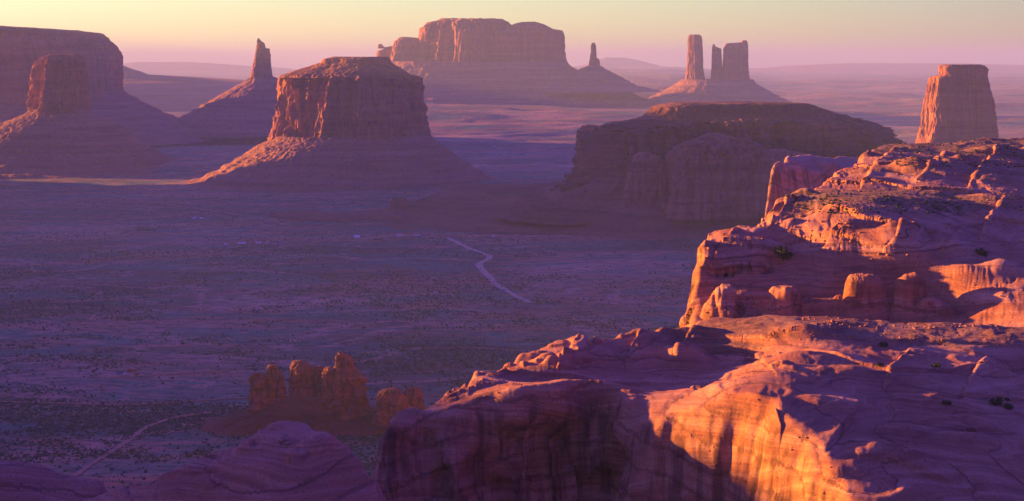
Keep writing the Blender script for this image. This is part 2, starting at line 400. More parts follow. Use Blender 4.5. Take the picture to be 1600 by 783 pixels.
butte("mesa", "long shaded mesa with a level rim, cut off by the left edge of the view", "mesa", 7400, -100,
    [("cliff", [(42, -380, 20), (45, -390, 75), (50, -400, 118), (53, -400, 121), (60, -400, 129), (70, -400, 139), (90, -400, 147), (120, -400, 148), (160, -400, 151)],
      dict(nth=800, nv=130, depth=0.7, n=4.5, shear=0.30, dk=0.8, flute=(22, 110), seed=6))],
    ([(138, -405, 150), (150, -440, 162), (165, -480, 186), (185, -540, 222), (200, -600, 258), (222, -680, 320)],
     dict(nth=700, nv=120, depth=0.7, n=2.8, shear=0.30, flute=(20, 140), seed=7)))
butte("spire_rock", "single jagged stone spire on a long cone of scree behind the central butte", "rock spire", 8000, 408,
    [("spire", [(60, 402, 405), (64, 401, 408), (67, 401, 412), (75, 400, 415), (76, 400, 421), (85, 399, 422), (100, 396, 423), (112, 393, 424), (130, 390, 427)],
      dict(nth=200, nv=110, depth=0.9, n=2.8, flute=(8, 40), seed=8))],
    ([(120, 390, 428), (126, 384, 438), (140, 360, 452), (160, 325, 474), (180, 290, 496), (196, 262, 520), (206, 225, 560)],
     dict(nth=480, nv=130, depth=0.9, n=2.0, flute=(16, 110), seed=9)))
butte("mesa", "massive far mesa of two joined blocks with an orange lit wall, highest on the skyline", "mesa", 11000, 750,
    [("cliff", [(30, 692, 784), (32, 686, 787), (36, 672, 791), (44, 665, 797), (50, 662, 801), (80, 656, 806), (112, 648, 812)],
      dict(nth=460, nv=110, depth=0.9, n=3.2, rot=math.radians(-25), dk=0.5, flute=(44, 130), seed=10)),
     ("cliff", [(35, 815, 838), (38, 806, 846), (45, 793, 862), (48, 776, 876), (52, 770, 878), (80, 768, 880), (114, 762, 886)],
      dict(nth=420, nv=110, depth=0.9, n=4.0, shear=0.35, dk=0.7, flute=(24, 110), seed=11)),
     ("shoulder", [(58, 626, 640), (61, 622, 668), (66, 618, 690), (80, 615, 690), (108, 606, 690)],
      dict(nth=260, nv=70, depth=0.8, n=3.0, shear=0.3, flute=(16, 90), seed=12)),
     ("shoulder", [(69, 592, 597), (73, 591, 600), (76, 591, 607), (72, 612, 616), (80, 590, 620), (108, 586, 624)],
      dict(nth=200, nv=70, depth=0.8, n=3.0, shear=0.3, flute=(7, 60), seed=13))],
    ([(96, 606, 884), (104, 596, 892), (110, 590, 902), (122, 570, 930), (140, 540, 965), (158, 490, 1020), (172, 420, 1080)],
     dict(nth=640, nv=130, depth=0.6, n=2.6, flute=(28, 200), seed=14)), mat=M_FAR)
butte("spire_rock", "thin needle spire on a small cone just right of the biggest far mesa", "rock spire", 10800, 930,
    [("spire", [(67, 925, 929), (72, 924, 930), (80, 924, 931), (92, 922, 932), (112, 920, 936)], dict(nth=120, nv=70, depth=0.9, n=2.6, flute=(6, 40), seed=15)),
     ("spire", [(91, 931, 935), (94, 930, 937), (112, 928, 938)], dict(nth=80, nv=40, depth=0.9, n=2.6, flute=(5, 40), seed=16))],
    ([(103, 918, 939), (108, 906, 946), (118, 886, 966), (126, 868, 980), (133, 850, 992), (142, 800, 1030)],
     dict(nth=360, nv=90, depth=0.9, n=2.0, flute=(14, 120), seed=17)), mat=M_FAR)
butte("tower_rock", "three upright stone towers sharing one scree slope on the right skyline", "rock towers", 11300, 1120,
    [("tower", [(54, 1078, 1092), (56, 1075, 1096), (62, 1074, 1097), (80, 1074, 1098), (110, 1072, 1100), (138, 1068, 1104)],
      dict(nth=220, nv=100, depth=1.0, n=3.4, rot=math.radians(-20), flute=(7, 50), seed=18)),
     ("tower", [(69, 1114, 1116), (73, 1113, 1118), (76, 1113, 1126), (100, 1112, 1127), (138, 1109, 1130)],
      dict(nth=140, nv=80, depth=1.0, n=3.0, flute=(6, 45), seed=19)),
     ("tower", [(63, 1160, 1166), (66, 1158, 1167), (68, 1134, 1167), (75, 1130, 1168), (110, 1129, 1170), (138, 1127, 1175)],
      dict(nth=240, nv=100, depth=1.0, n=3.4, rot=math.radians(-20), flute=(9, 50), seed=20))],
    ([(124, 1066, 1176), (132, 1055, 1182), (142, 1038, 1200), (152, 1018, 1218), (162, 995, 1240), (174, 950, 1280)],
     dict(nth=480, nv=100, depth=0.8, n=2.3, flute=(16, 140), seed=21)), mat=M_FAR)
butte("butte", "solitary squarish butte with a thick notched cap rising behind the sunlit slickrock at right", "butte", 5500, 1496,
    [("cliff", [(119, 1458, 1540), (122, 1454, 1542), (135, 1451, 1545), (160, 1447, 1549), (185, 1443, 1553), (205, 1440, 1554), (225, 1435, 1557), (262, 1428, 1566)],
      dict(nth=480, nv=160, depth=0.36, n=8, rot=math.radians(10), flute=(9, 55), seed=22)),
     ("summit_cap", [(101, 1473, 1530), (103, 1469, 1537), (108, 1467, 1541), (116, 1468, 1541), (119, 1463, 1540), (123, 1460, 1541)],
      dict(nth=360, nv=60, depth=0.36, n=8, rot=math.radians(10), flute=(6, 40), seed=23))],
    ([(235, 1432, 1562), (245, 1415, 1580), (262, 1385, 1612), (275, 1350, 1650), (284, 1310, 1700)],
     dict(nth=420, nv=90, depth=1.0, n=2.3, flute=(14, 90), seed=24)))
butte("mesa", "low stepped mesa tapering off between the left mesa and the jagged spire", "mesa", 13000, 230,
    [("cliff", [(103, 60, 188), (108, 40, 200), (112, 20, 212), (117, 0, 222), (121, -30, 290), (124, -40, 330), (128, -60, 385), (136, -100, 420)],
      dict(nth=420, nv=80, depth=0.8, n=3.0, shear=0.2, flute=(16, 150), seed=25))],
    ([(128, -70, 400), (136, -100, 440), (150, -150, 500), (165, -220, 560)], dict(nth=360, nv=70, depth=0.8, n=2.4, flute=(22, 200), seed=26)), mat=M_FAR)

# pale ranges at the end of the plain
def far_hill(levels, d, seed, n=2.6):
    o = link_mesh("hills", *loft(levels, d, 240, 50, depth=0.5, n=n, flute=(50, 900), kind="talus", seed=seed, close=True), M_TALUS)
    return tag(o, kind="structure")
far_hill([(90, 946, 975), (93, 935, 992), (100, 915, 1020), (112, 860, 1070)], 43500, 31)
far_hill([(97, 215, 300), (100, 190, 345), (104, 150, 400), (113, 20, 560)], 44000, 32)
far_hill([(99, 1330, 1500), (102, 1250, 1600), (106, 1180, 1700), (113, 1100, 1850)], 44500, 33)

# ------------------------------------------------------------------ heightfield rock masses
def sdf(X, Y, poly):
    """signed distance to a closed plan outline, negative inside"""
    P = np.asarray(poly, float); best = np.full(X.shape, 1e18); ins = np.zeros(X.shape, bool)
    for (ax, ay), (bx, by) in zip(P, np.roll(P, -1, 0)):
        ex, ey = bx - ax, by - ay
        t = np.clip(((X - ax) * ex + (Y - ay) * ey) / (ex * ex + ey * ey + 1e-9), 0, 1)
        best = np.minimum(best, (X - ax - t * ex) ** 2 + (Y - ay - t * ey) ** 2)
        if abs(ey) > 1e-9:
            c = ((ay > Y) != (by > Y)) & (X < ex * (Y - ay) / ey + ax); ins ^= c
    s = np.sqrt(best); return np.where(ins, -s, s)
class Surface:
    """multiquadric surface through plan points (X, Y, z)"""
    def __init__(s, ctrl, c=9.0):
        P = np.array([at_h(*p) for p in ctrl]); s.P = P; s.c = c; n = len(P)
        A = np.zeros((n + 1, n + 1)); D = np.hypot(P[:, None, 0] - P[None, :, 0], P[:, None, 1] - P[None, :, 1])
        A[:n, :n] = np.sqrt(D * D + c * c) - np.eye(n) * 0.8; A[:n, n] = 1; A[n, :n] = 1
        b = np.zeros(n + 1); b[:n] = P[:, 2]; s.w = np.linalg.solve(A, b)
        s.lo, s.hi = P[:, 2].min() - 6, P[:, 2].max() + 2
    def __call__(s, X, Y):
        z = np.full(X.shape, s.w[-1])
        for (px, py, _), w_ in zip(s.P, s.w[:-1]):
            z += w_ * np.sqrt((X - px) ** 2 + (Y - py) ** 2 + s.c ** 2)
        return np.clip(z, s.lo, s.hi)
    def dist(s, px, py):
        d = np.linspace(s.P[:, 1].min(), s.P[:, 1].max(), 900); z = s(d * (px - 800) / F, d)
        hit = np.nonzero(z > ZC + d * (YH - py) / F)[0]
        return d[hit[0]] if len(hit) else d[-1]
def slick_detail(X, Y, Z, nx, ny, nz, k, amp, seed):
    """relief of bare cross bedded sandstone; returns displacement and the bedding coordinate"""
    o = seed * 7.7
    steep = 1 - sstep(0.35, 0.75, nz)
    wx = X + 0.35 * k * N1(X / k + o, Y / k, Z / k); wy = Y + 0.35 * k * N2(X / k, Y / k + o, Z / k)
    bil = np.abs(fbm(N1, wx / (2.4 * k) + o, wy / (1.6 * k), Z / (1.2 * k), 3, 0.45))
    und = fbm(N2, X / (3.0 * k) + o, Y / (1.8 * k), Z / (1.6 * k), 2)
    sc_ = Z / (0.42 * k) + 1.5 * fbm(N3, X / (5 * k) + o, Y / (4 * k), 0.3, 3); si = np.floor(sc_)
    tx, ty = 0.16 * N1(si * 3.7 + .5, o, .5) * 2, 0.14 + 0.22 * N2(si * 5.3 + .5, o, .5) * 2
    bed = (Z + tx * X + ty * Y) / (0.13 * k) + 0.9 * fbm(N1, X / (2.2 * k), Y / (1.6 * k) + o, 0.6, 3)
    bi = np.floor(bed); bf = bed - bi
    thick = np.clip(0.25 + 1.1 * N2(bi * 3.13 + o, X / (5 * k), Y / (5 * k)), 0, 1)
    led = (sstep(0.0, 0.75, bf) - sstep(0.80, 1.0, bf)) * thick
    b2 = (Z + tx * X + ty * Y) / (0.036 * k) + 1.6 * fbm(N2, X / (1.6 * k) + o, Y / (1.2 * k), 1.6, 3); b2f = b2 - np.floor(b2)
    led2 = (sstep(0.0, 0.7, b2f) - sstep(0.78, 1.0, b2f)) * np.clip(0.2 + 1.4 * N1(np.floor(b2) * 2.7, X / (3 * k), Y / (3 * k) + o), 0, 1)
    sf_ = sc_ - si; setled = sstep(0.0, 0.85, sf_) - sstep(0.90, 1.0, sf_)
    crk = np.clip(1 - np.abs(N3(wx / (2.2 * k), wy / (1.3 * k) + o, Z / (2.5 * k))) * 30, 0, 1) * sstep(-0.1, 0.3, N1(X / (4 * k), Y / (4 * k) + o, 1.1))
    crk2 = np.clip(1 - np.abs(N1((X + .4 * Y) / (1.0 * k) + o, (Y - .3 * X) / (2.8 * k), Z / (4 * k))) * 55, 0, 1) * sstep(-0.05, 0.3, N2(X / (3 * k), Y / (3 * k) + o, 2.1))
    hol = np.clip(N1(X / (.5 * k), Y / (.4 * k), Z / (.16 * k) + o) - 0.45, 0, 1)
    fin = fbm(N2, X / (.16 * k), Y / (.16 * k), Z / (.08 * k) + o, 3, 0.6)
    col = N3(X / (.6 * k), Y / (.6 * k) + o, Z / (3.2 * k)) + 0.4 * N1(X / (.2 * k) + o, Y / (.2 * k), Z / (1.6 * k))
    D = amp * (1.0 * (0.3 - bil) + 0.9 * und + 0.8 * led * (1 - 0.55 * steep) + 0.22 * led2 * (1 - 0.6 * steep) + 0.4 * setled - 0.6 * crk - 0.4 * crk2 - 1.0 * hol + 0.13 * fin + steep * 0.18 * col)
    return D, bed
MASSES = {}
def rock_mass(name, ctrl, poly, pxr, dr, ncol, nrow, mat, seed, k=18.0, amp=1.1, cliff=75.0, steepness=7.0, lip=1.5, pw=1.35, scarps=(), skirt=1.6, bumps=(), hollows=(), rough=(3.5, 18.0), alcoves=(),
              parent=None, floor=0.0, scrub=(), c=9.0, wflat=0.45, terr=None):
    S = Surface(ctrl, c); pl = [at_h(*p)[:2] for p in poly] if poly else None
    us = (np.linspace(pxr[0], pxr[1], ncol) - 800) / F
    nd = 1100; ds = np.linspace(dr[0], dr[1], nd)
    D_, U = np.meshgrid(ds, us)                      # (ncol, nd)
    X, Y = U * D_, D_
    z = S(X, Y)
    bz = np.zeros(X.shape)
    for (bx, bd, rx, ry, h, sq) in bumps:            # rounded knobs and fins standing on the surface
        cx = bd * (bx - 800) / F
        m_ = (np.abs(X - cx) < 1.9 * rx) & (np.abs(Y - bd) < 1.9 * ry); xm, ym = X[m_], Y[m_]
        r = np.hypot((xm - cx) / rx, (ym - bd) / ry) + (0.45 if rx < 6 else 0.25) * fbm(N1, xm / (rx * 1.1) + bx, ym / (rx * 1.1), 0.4, 3)
        bz[m_] = np.maximum(bz[m_], h * (1 - sstep(sq, 1.15, r)))
    for pts, h, fall in scarps:                      # low steps in the rock: high on the far side, easing back over 'fall' metres
        P = np.array([at(px, py, S.dist(px, py))[:2] for px, py in pts])
        m_ = (X > P[:, 0].min() - fall * 3) & (X < P[:, 0].max() + fall * 3) & (Y > P[:, 1].min() - fall * 3) & (Y < P[:, 1].max() + fall * 3)
        xm, ym = X[m_], Y[m_]; best = np.full(xm.shape, 1e9); sg = np.zeros(xm.shape); tt_ = np.zeros(xm.shape)
        for q in range(len(P) - 1):
            e = P[q + 1] - P[q]; t_ = np.clip(((xm - P[q, 0]) * e[0] + (ym - P[q, 1]) * e[1]) / (e @ e + 1e-9), 0, 1)
            dq = np.hypot(xm - P[q, 0] - t_ * e[0], ym - P[q, 1] - t_ * e[1]); u_ = dq < best
            cr = e[0] * (ym - P[q, 1]) - e[1] * (xm - P[q, 0])
            best[u_] = dq[u_]; sg[u_] = np.sign(cr)[u_]; tt_[u_] = ((q + t_) / (len(P) - 1))[u_]
        sd = best * sg + 0.5 * N1(xm / 6, ym / 6, 0.7) + 0.2 * N2(xm / 1.8, ym / 1.8, 0.7)
        z[m_] += h * sstep(-0.3, 0.5, sd) * np.exp(-np.maximum(sd, 0) / fall) * np.sin(np.pi * np.clip(tt_, 0.0, 1)) ** 0.5
    z = z + bz
    if pl is not None:
        s = sdf(X, Y, pl)
        s = s + rough[0] * fbm(N2, X / rough[1] + seed, Y / rough[1], 0.5, 3) + 0.8 * N1(X / 4.0, Y / 4.0, seed + .5)
        for (hx, hd, r_, dep) in hollows:
            cx = hd * (hx - 800) / F; s = s + dep * np.exp(-((X - cx) ** 2 + (Y - hd) ** 2) / r_ ** 2)
        so = np.maximum(s + lip, 0)
        drop = cliff * (1 - np.exp(-(so / steepness) ** pw)) + skirt * np.maximum(so - lip, 0)
        z = z - drop
    z = np.maximum(z, floor)
    # even spacing along each column's own profile
    L = np.concatenate([np.zeros((ncol, 1)), np.cumsum(np.sqrt(np.diff(z, axis=1) ** 2 + (wflat * np.diff(D_, axis=1)) ** 2), 1)], 1)
    Lm = L.mean(0) if False else None
    dd = np.empty((ncol, nrow)); zz = np.empty((ncol, nrow))
    # blend of each column's spacing with its neighbours keeps the quads well shaped
    tt = np.linspace(0, 1, nrow)
    inv = np.stack([np.interp(tt * L[i, -1], L[i], ds) for i in range(ncol)])
    ker = np.hanning(13); ker /= ker.sum()
    pad = np.pad(inv, ((6, 6), (0, 0)), mode='edge')
    inv = sum(ker[q] * pad[q:q + ncol] for q in range(13))
    for i in range(ncol):
        dd[i] = inv[i]; zz[i] = np.interp(dd[i], ds, z[i])
    X = us[:, None] * dd; Y = dd; Z = zz
    def normals(X, Y, Z):
        P = np.stack([X, Y, Z], -1); a = np.gradient(P, axis=0); b = np.gradient(P, axis=1)
        n = np.cross(a, b); n /= np.linalg.norm(n, axis=-1, keepdims=True) + 1e-9
        return n * np.where(n[..., 2:] < 0, -1, 1)
    n = normals(X, Y, Z)
    D, bed = slick_detail(X, Y, Z, n[..., 0], n[..., 1], n[..., 2], k, amp, seed)
    for ax_ in (0, 1):
        pd = np.pad(D, [(2, 2) if q == ax_ else (0, 0) for q in (0, 1)], mode='edge'); L_ = D.shape[ax_]
        D = sum(wq * np.take(pd, np.arange(q, q + L_), axis=ax_) for q, wq in enumerate((.1, .24, .32, .24, .1)))
    st = 1 - sstep(0.45, 0.8, n[..., 2])
    for (ax, ay, ad, rx, rz, dep) in alcoves:        # arched hollows weathered into the cliff
        cx, _, cz = at(ax, ay, ad)
        q = np.hypot((X - cx) / rx, np.where(Z > cz, (Z - cz) / rz, (Z - cz) / (rz * 2.5))) + 0.15 * N1(X / rx * 2, Z / rz * 2, 3.3)
        D = D - dep * (1 - sstep(0.55, 1.05, q)) * st * (np.abs(Y - ad) < 15)
    X, Y, Z = X + n[..., 0] * D, Y + n[..., 1] * D, Z + n[..., 2] * D
    co = np.stack([X, Y, Z], -1).reshape(-1, 3)
    o = link_mesh(name, co, grid_faces(ncol, nrow)[:, ::-1], mat, parent)
    # ground cover growing on the flat benches
    f = np.zeros(X.shape)
    for (bx, bd, rx, ry, v) in scrub:
        r = np.hypot((X - bd * (bx - 800) / F) / rx, (Y - bd) / ry) + 0.35 * fbm(N3, X / 9, Y / 9, 0.1, 3)
        f = np.maximum(f, v * (1 - sstep(0.75, 1.1, r)))
    f = f * sstep(0.75, 0.92, normals(X, Y, Z)[..., 2])
    a = o.data.attributes.new("scrub", 'FLOAT', 'POINT'); a.data.foreach_set("value", f.astype(np.float32).ravel())
    a = o.data.attributes.new("bed", 'FLOAT', 'POINT'); a.data.foreach_set("value", bed.astype(np.float32).ravel())
    MASSES[name + str(seed)] = o
    return o

# --- near shelf at lower right, with the dark cliff
def hd(px, py, d): return (px, py, d * (py - YH) / F)      # control point given by its distance
crest = [hd(578, 657, 448), hd(600, 650, 457), hd(640, 640, 463), hd(670, 622, 473), hd(700, 607, 482), hd(740, 590, 493), hd(775, 570, 507), hd(795, 547, 524), (830, 535, 94.6),
         (870, 520, 93.2), (900, 517, 92.6), (940, 515, 92.6), (980, 507, 92.6), (1020, 502, 93), (1050, 506, 94.5), (1065, 492, 94), (1090, 487, 93), (1130, 485, 92.5),
         (1200, 487, 92.5), (1300, 490, 92.5), (1400, 495, 92.5), (1500, 500, 93), (1600, 503, 93.5), (1750, 505, 94)]
rim = [hd(572, 662, 438), hd(600, 656, 440), hd(650, 652, 442), hd(720, 641, 446), hd(790, 622, 450), hd(850, 610, 454), hd(905, 614, 457), hd(925, 606, 462), hd(950, 645, 452),
       hd(985, 680, 440), hd(1040, 664, 434), hd(1090, 650, 428), (1130, 628, 91), (1165, 630, 90), (1200, 655, 91), (1240, 740, 98), (1262, 800, 104)]
shelf_poly = rim + [(1300, 900, 112), (1500, 1000, 116), (1800, 1000, 116)] + crest[::-1]
shelf_ctrl = crest + rim + [
    (1065, 515, 97), (1100, 530, 98), (1150, 532, 97.5), (1210, 535, 95.5), (1300, 530, 94.5), (1400, 532, 95), (1500, 535, 95.5), (1600, 540, 96.5),
    hd(700, 622, 466), hd(735, 606, 474), (770, 592, 96.2), (820, 574, 95.4), (862, 566, 94.4), (885, 558, 94.8), (846, 574, 97.5), (800, 600, 98.6), (850, 596, 98.8),
    (905, 584, 99.5), (880, 600, 98.8), (940, 575, 99.5), (1000, 560, 99.5), (1050, 570, 101), (1000, 585, 101), (1060, 595, 102), (940, 600, 96.4), (925, 602, 95.2), (965, 612, 98),
    (1035, 530, 96.6), (1062, 545, 96.0), (1085, 556, 99.5), (1000, 533, 95.6), (930, 545, 95.0), (890, 535, 94.2), (1095, 588, 101.8), (1085, 615, 101), (1120, 560, 100.5), hd(1050, 640, 446), hd(1000, 640, 452),
    (1252, 512, 91.0), (1246, 550, 91.2), (1225, 572, 90.6), (1190, 592, 90.2), (1150, 607, 90.2), (1137, 616, 91),
    (1190, 552, 99), (1150, 572, 100.5), (1112, 600, 101), (1300, 570, 93), (1400, 570, 95.5), (1500, 570, 98), (1600, 580, 101),
    (1300, 620, 93), (1400, 620, 96.5), (1500, 640, 99), (1600, 650, 102), (1300, 690, 95), (1400, 700, 98), (1500, 720, 100), (1600, 730, 103),
    (1250, 640, 91), (1215, 640, 90.6), (1300, 770, 99), (1400, 780, 100), (1500, 790, 103), (1600, 800, 106), (1750, 700, 106), (1750, 600, 105), (1750, 850, 110)]
rk = np.random.RandomState(5); KNOBS = []
for i in range(70):      # small crags along the left flank and between the swells
    q = rk.uniform(0, 1); kx = 610 + 330 * q + rk.normal(0, 12); kd = np.interp(kx, [600, 700, 800, 870, 960], [450, 472, 500, 512, 520]) + rk.uniform(-14, 22)
    KNOBS.append((kx, kd, rk.uniform(1.2, 4.0), rk.uniform(1.2, 4.0), rk.uniform(0.5, 1.9), rk.uniform(.2, .6)))
for i in range(36):
    KNOBS.append((rk.uniform(960, 1240), rk.uniform(455, 560), rk.uniform(1.5, 5), rk.uniform(1.2, 3), rk.uniform(0.3, 1.1), rk.uniform(.2, .6)))
KNOBS += [(850, 505, 6, 5, 3.0, 0.1), (885, 509, 5, 4, 2.6, 0.1), (912, 513, 4, 4, 2.0, 0.2), (868, 498, 4, 3, 2.2, 0.2), (1330, 470, 14, 9, 1.8, 0.0), (1480, 452, 15, 10, 1.9, 0.0), (1400, 392, 13, 9, 2.0, 0.0), (1290, 425, 9, 11, 1.6, 0.0), (1560, 500, 16, 9, 1.8, 0.0), (1350, 430, 12, 8, 1.2, 0.0),
          (750, 488, 8, 7, 2.2, 0.0), (700, 470, 6, 6, 1.8, 0.0), (820, 512, 9, 7, 2.2, 0.0), (1010, 548, 10, 7, 1.5, 0.0), (1520, 415, 12, 8, 1.8, 0.0), (1095, 560, 9, 7, 1.6, 0.0), (1180, 560, 10, 6, 1.0, 0.0)]
t = thing("rock_shelf", "broad purple slickrock shelf above a dark overhanging cliff, nearest at lower right", "rock shelf", at_h(1100, 783, 118))
rock_mass("slickrock_face", shelf_ctrl, shelf_poly, (440, 2250), (190, 860), 1500, 980, M_SLICK, 1, k=17, amp=1.0, parent=t,
          alcoves=[(850, 730, 448, 24, 13, 9), (690, 760, 442, 4, 5, 4), (770, 775, 446, 7, 4, 4), (650, 720, 442, 8, 9, 2.5)], scrub=[(1400, 556, 100, 26, 1.0), (1150, 575, 40, 14, 0.7)], c=7, wflat=0.8, floor=-6, lip=9, pw=2.3, cliff=180, steepness=20.5,
          bumps=KNOBS, scarps=[([(1340, 722), (1400, 730), (1500, 766), (1532, 772)], 1.5, 7), ([(1290, 712), (1322, 672), (1350, 635)], 1.6, 5), ([(1245, 548), (1330, 568), (1420, 602)], 0.9, 8),
            ([(1440, 640), (1500, 625), (1600, 628)], 1.0, 9), ([(1130, 538), (1180, 560), (1214, 592)], 0.8, 5), ([(1080, 546), (1160, 550), (1220, 545)], 0.7, 6), ([(1340, 596), (1450, 587), (1620, 577)], 1.4, 10),
            ([(1420, 690), (1500, 672), (1620, 690)], 1.1, 9), ([(1260, 760), (1340, 745), (1420, 760)], 1.0, 6), ([(1208, 700), (1222, 655), (1210, 632)], 1.2, 4), ([(1065, 518), (1120, 530), (1200, 536), (1300, 532), (1420, 535), (1600, 545)], 1.3, 9),
            ([(950, 560), (1010, 572), (1080, 566)], 0.9, 6), ([(820, 596), (870, 584), (930, 590)], 1.0, 5), ([(660, 640), (740, 612), (790, 600)], 1.0, 4), ([(1380, 660), (1440, 668), (1520, 655)], 0.9, 7),
            ([(1000, 520), (985, 545), (975, 575)], 1.8, 9), ([(1085, 518), (1062, 545), (1050, 582)], 1.8, 8), ([(905, 528), (880, 560), (868, 592)], 1.8, 7), ([(1425, 540), (1395, 575), (1380, 612)], 1.5, 9), ([(1540, 560), (1515, 600), (1500, 642)], 1.5, 9), ([(770, 572), (748, 592), (730, 615)], 1.5, 5)])
# --- upper slickrock mass
up_crest = [(1078, 384, 84), (1105, 362, 82), (1130, 352, 81), (1165, 350, 80.5), (1190, 328, 78.5), (1215, 312, 77), (1250, 300, 74), (1275, 283, 71.5), (1290, 270, 70),
            (1320, 262, 68.5), (1345, 240, 64.5), (1365, 228, 62.5), (1420, 222, 61), (1480, 220, 60.5), (1560, 215, 60), (1600, 214, 60), (1800, 212, 60)]
up_poly = [(1078, 388, 85), (1072, 430, 96), (1064, 480, 108), hd(1062, 580, 610), hd(1800, 690, 570)] + up_crest[::-1]
up_ctrl = up_crest + [
    (1082, 392, 85.5), (1140, 358, 81.5), (1180, 362, 82), hd(1210, 390, 745), hd(1120, 400, 716), hd(1160, 410, 712), hd(1200, 420, 712), hd(1100, 440, 704), hd(1150, 450, 698),
    hd(1200, 450, 700), hd(1090, 480, 695), hd(1150, 490, 684), hd(1200, 492, 684), (1072, 430, 97), hd(1218, 402, 735), (1212, 370, 81.5), hd(1240, 395, 728),
    (1250, 330, 78.5), (1238, 350, 82), (1262, 340, 78), (1290, 350, 78.7), (1350, 365, 80.5), (1400, 385, 83.5), (1450, 392, 85), hd(1300, 390, 722), hd(1350, 402, 712), hd(1280, 402, 716),
    (1280, 305, 72.2), (1350, 305, 72.7), (1420, 310, 73.4), (1480, 320, 76), (1300, 325, 73.8), (1400, 337, 76.5), (1300, 285, 71.8), (1380, 288, 72.3), (1450, 300, 74),
    (1380, 250, 66), (1430, 247, 65.6), (1500, 250, 67.2), (1600, 250, 67.8), (1423, 264, 66.6), (1445, 285, 71), (1412, 292, 73), (1395, 280, 71.7), (1470, 275, 69.8),
    (1500, 290, 72.5), (1600, 290, 73.5), (1550, 320, 78), (1600, 340, 82), (1500, 345, 81.5), (1550, 370, 86), (1600, 390, 88.5), (1500, 390, 86.5), hd(1468, 404, 706),
    hd(1490, 435, 684), hd(1545, 440, 676), hd(1600, 430, 682), hd(1535, 468, 664), hd(1600, 458, 658), hd(1570, 470, 655), hd(1442, 470, 690), hd(1480, 486, 676), hd(1545, 497, 650), hd(1600, 492, 640),
    hd(1250, 425, 712), hd(1300, 425, 704), hd(1360, 425, 702), hd(1420, 425, 700), hd(1250, 478, 692), hd(1300, 488, 688), hd(1360, 492, 686), hd(1420, 494, 684),
    hd(1250, 500, 660), hd(1350, 505, 655), hd(1450, 508, 650), hd(1600, 520, 620), hd(1800, 450, 660), (1800, 330, 80), hd(1800, 540, 600), hd(1150, 510, 660)]
t = thing("rock_dome", "sunlit layered slickrock massif with scrubby benches and a fin lined hollow, upper right", "rock massif", at_h(1330, 495, 118))
rock_mass("slickrock_face", up_ctrl, up_poly, (960, 2250), (500, 1620), 1450, 1050, M_SLICK_UP, 2, k=24, amp=1.9, parent=t, cliff=170, steepness=19, c=10, floor=-6, alcoves=[(1215, 425, 705, 9, 9, 6), (1130, 405, 708, 14, 4, 3), (1290, 440, 700, 20, 8, 6), (1180, 470, 692, 12, 6, 4)],
          bumps=[(1225, 678, 10, 9, 14, 0.3), (1252, 680, 11, 7, 8.5, 0.2), (1285, 680, 12, 7, 9, 0.2), (1316, 679, 11, 7, 11, 0.2), (1350, 677, 14, 9, 20, 0.3), (1420, 675, 12, 8, 21, 0.2), (1448, 669, 13, 6, 11, 0.1), (1475, 664, 10, 5, 6, 0.1),
                 (1130, 684, 7.5, 8, 12, 0.4), (1215, 775, 6, 8, 4.5, 0.1), (1495, 960, 10, 12, 2, 0.3),
                 (1150, 745, 15, 12, 3.5, 0.0), (1095, 722, 7, 9, 3.0, 0.0), (1320, 742, 17, 11, 4.0, 0.0), (1400, 728, 13, 9, 3.5, 0.0), (1432, 955, 17, 20, 5.0, 0.0), (1345, 1060, 14, 20, 5, 0.0), (1485, 715, 13, 10, 3.5, 0.0),
                 (1560, 850, 22, 18, 4.0, 0.0), (1262, 850, 10, 12, 3.5, 0.0), (1235, 770, 7, 8, 3, 0.0), (1300, 1000, 12, 18, 4, 0.0), (1550, 1080, 24, 24, 4, 0.0), (1500, 1010, 12, 14, 3, 0.0), (1570, 690, 12, 10, 3, 0.0)],
          lip=7, pw=2.0, scarps=[([(1262, 332), (1350, 348), (1440, 368), (1520, 374)], 2.6, 16), ([(1290, 288), (1360, 292), (1440, 302)], 2.0, 14), ([(1188, 334), (1225, 322), (1260, 312)], 2.0, 8),
            ([(1085, 425), (1140, 432), (1210, 428)], 1.6, 8), ([(1090, 396), (1130, 385), (1190, 388)], 1.6, 9), ([(1330, 262), (1372, 268), (1405, 262)], 2.0, 12), ([(1420, 300), (1500, 305), (1620, 318)], 2.2, 18),
            ([(1240, 372), (1300, 378), (1380, 392)], 1.8, 8), ([(1460, 262), (1530, 268), (1620, 262)], 2.2, 16), ([(1480, 360), (1560, 352), (1640, 362)], 2.0, 14), ([(1200, 362), (1222, 350), (1236, 340)], 1.8, 6),
            ([(1400, 232), (1385, 250), (1360, 275), (1340, 300)], 3.5, 18), ([(1480, 240), (1462, 262), (1430, 290)], 3.5, 20), ([(1560, 235), (1540, 262), (1510, 300)], 3.5, 20), ([(1330, 345), (1300, 375), (1285, 398)], 2.4, 9),
            ([(1420, 350), (1400, 375), (1380, 398)], 2.4, 10), ([(1505, 358), (1480, 392), (1470, 404)], 2.2, 10), ([(1570, 320), (1545, 350), (1530, 385)], 3.0, 14), ([(1150, 365), (1125, 390), (1112, 420)], 2.0, 8), ([(1245, 305), (1225, 325), (1212, 345)], 2.2, 8)],
          scrub=[(1380, 840, 65, 42, 1.0), (1480, 1130, 120, 90, 0.95), (1520, 960, 70, 60, 0.5), (1250, 800, 16, 10, 0.8)], wflat=0.5)
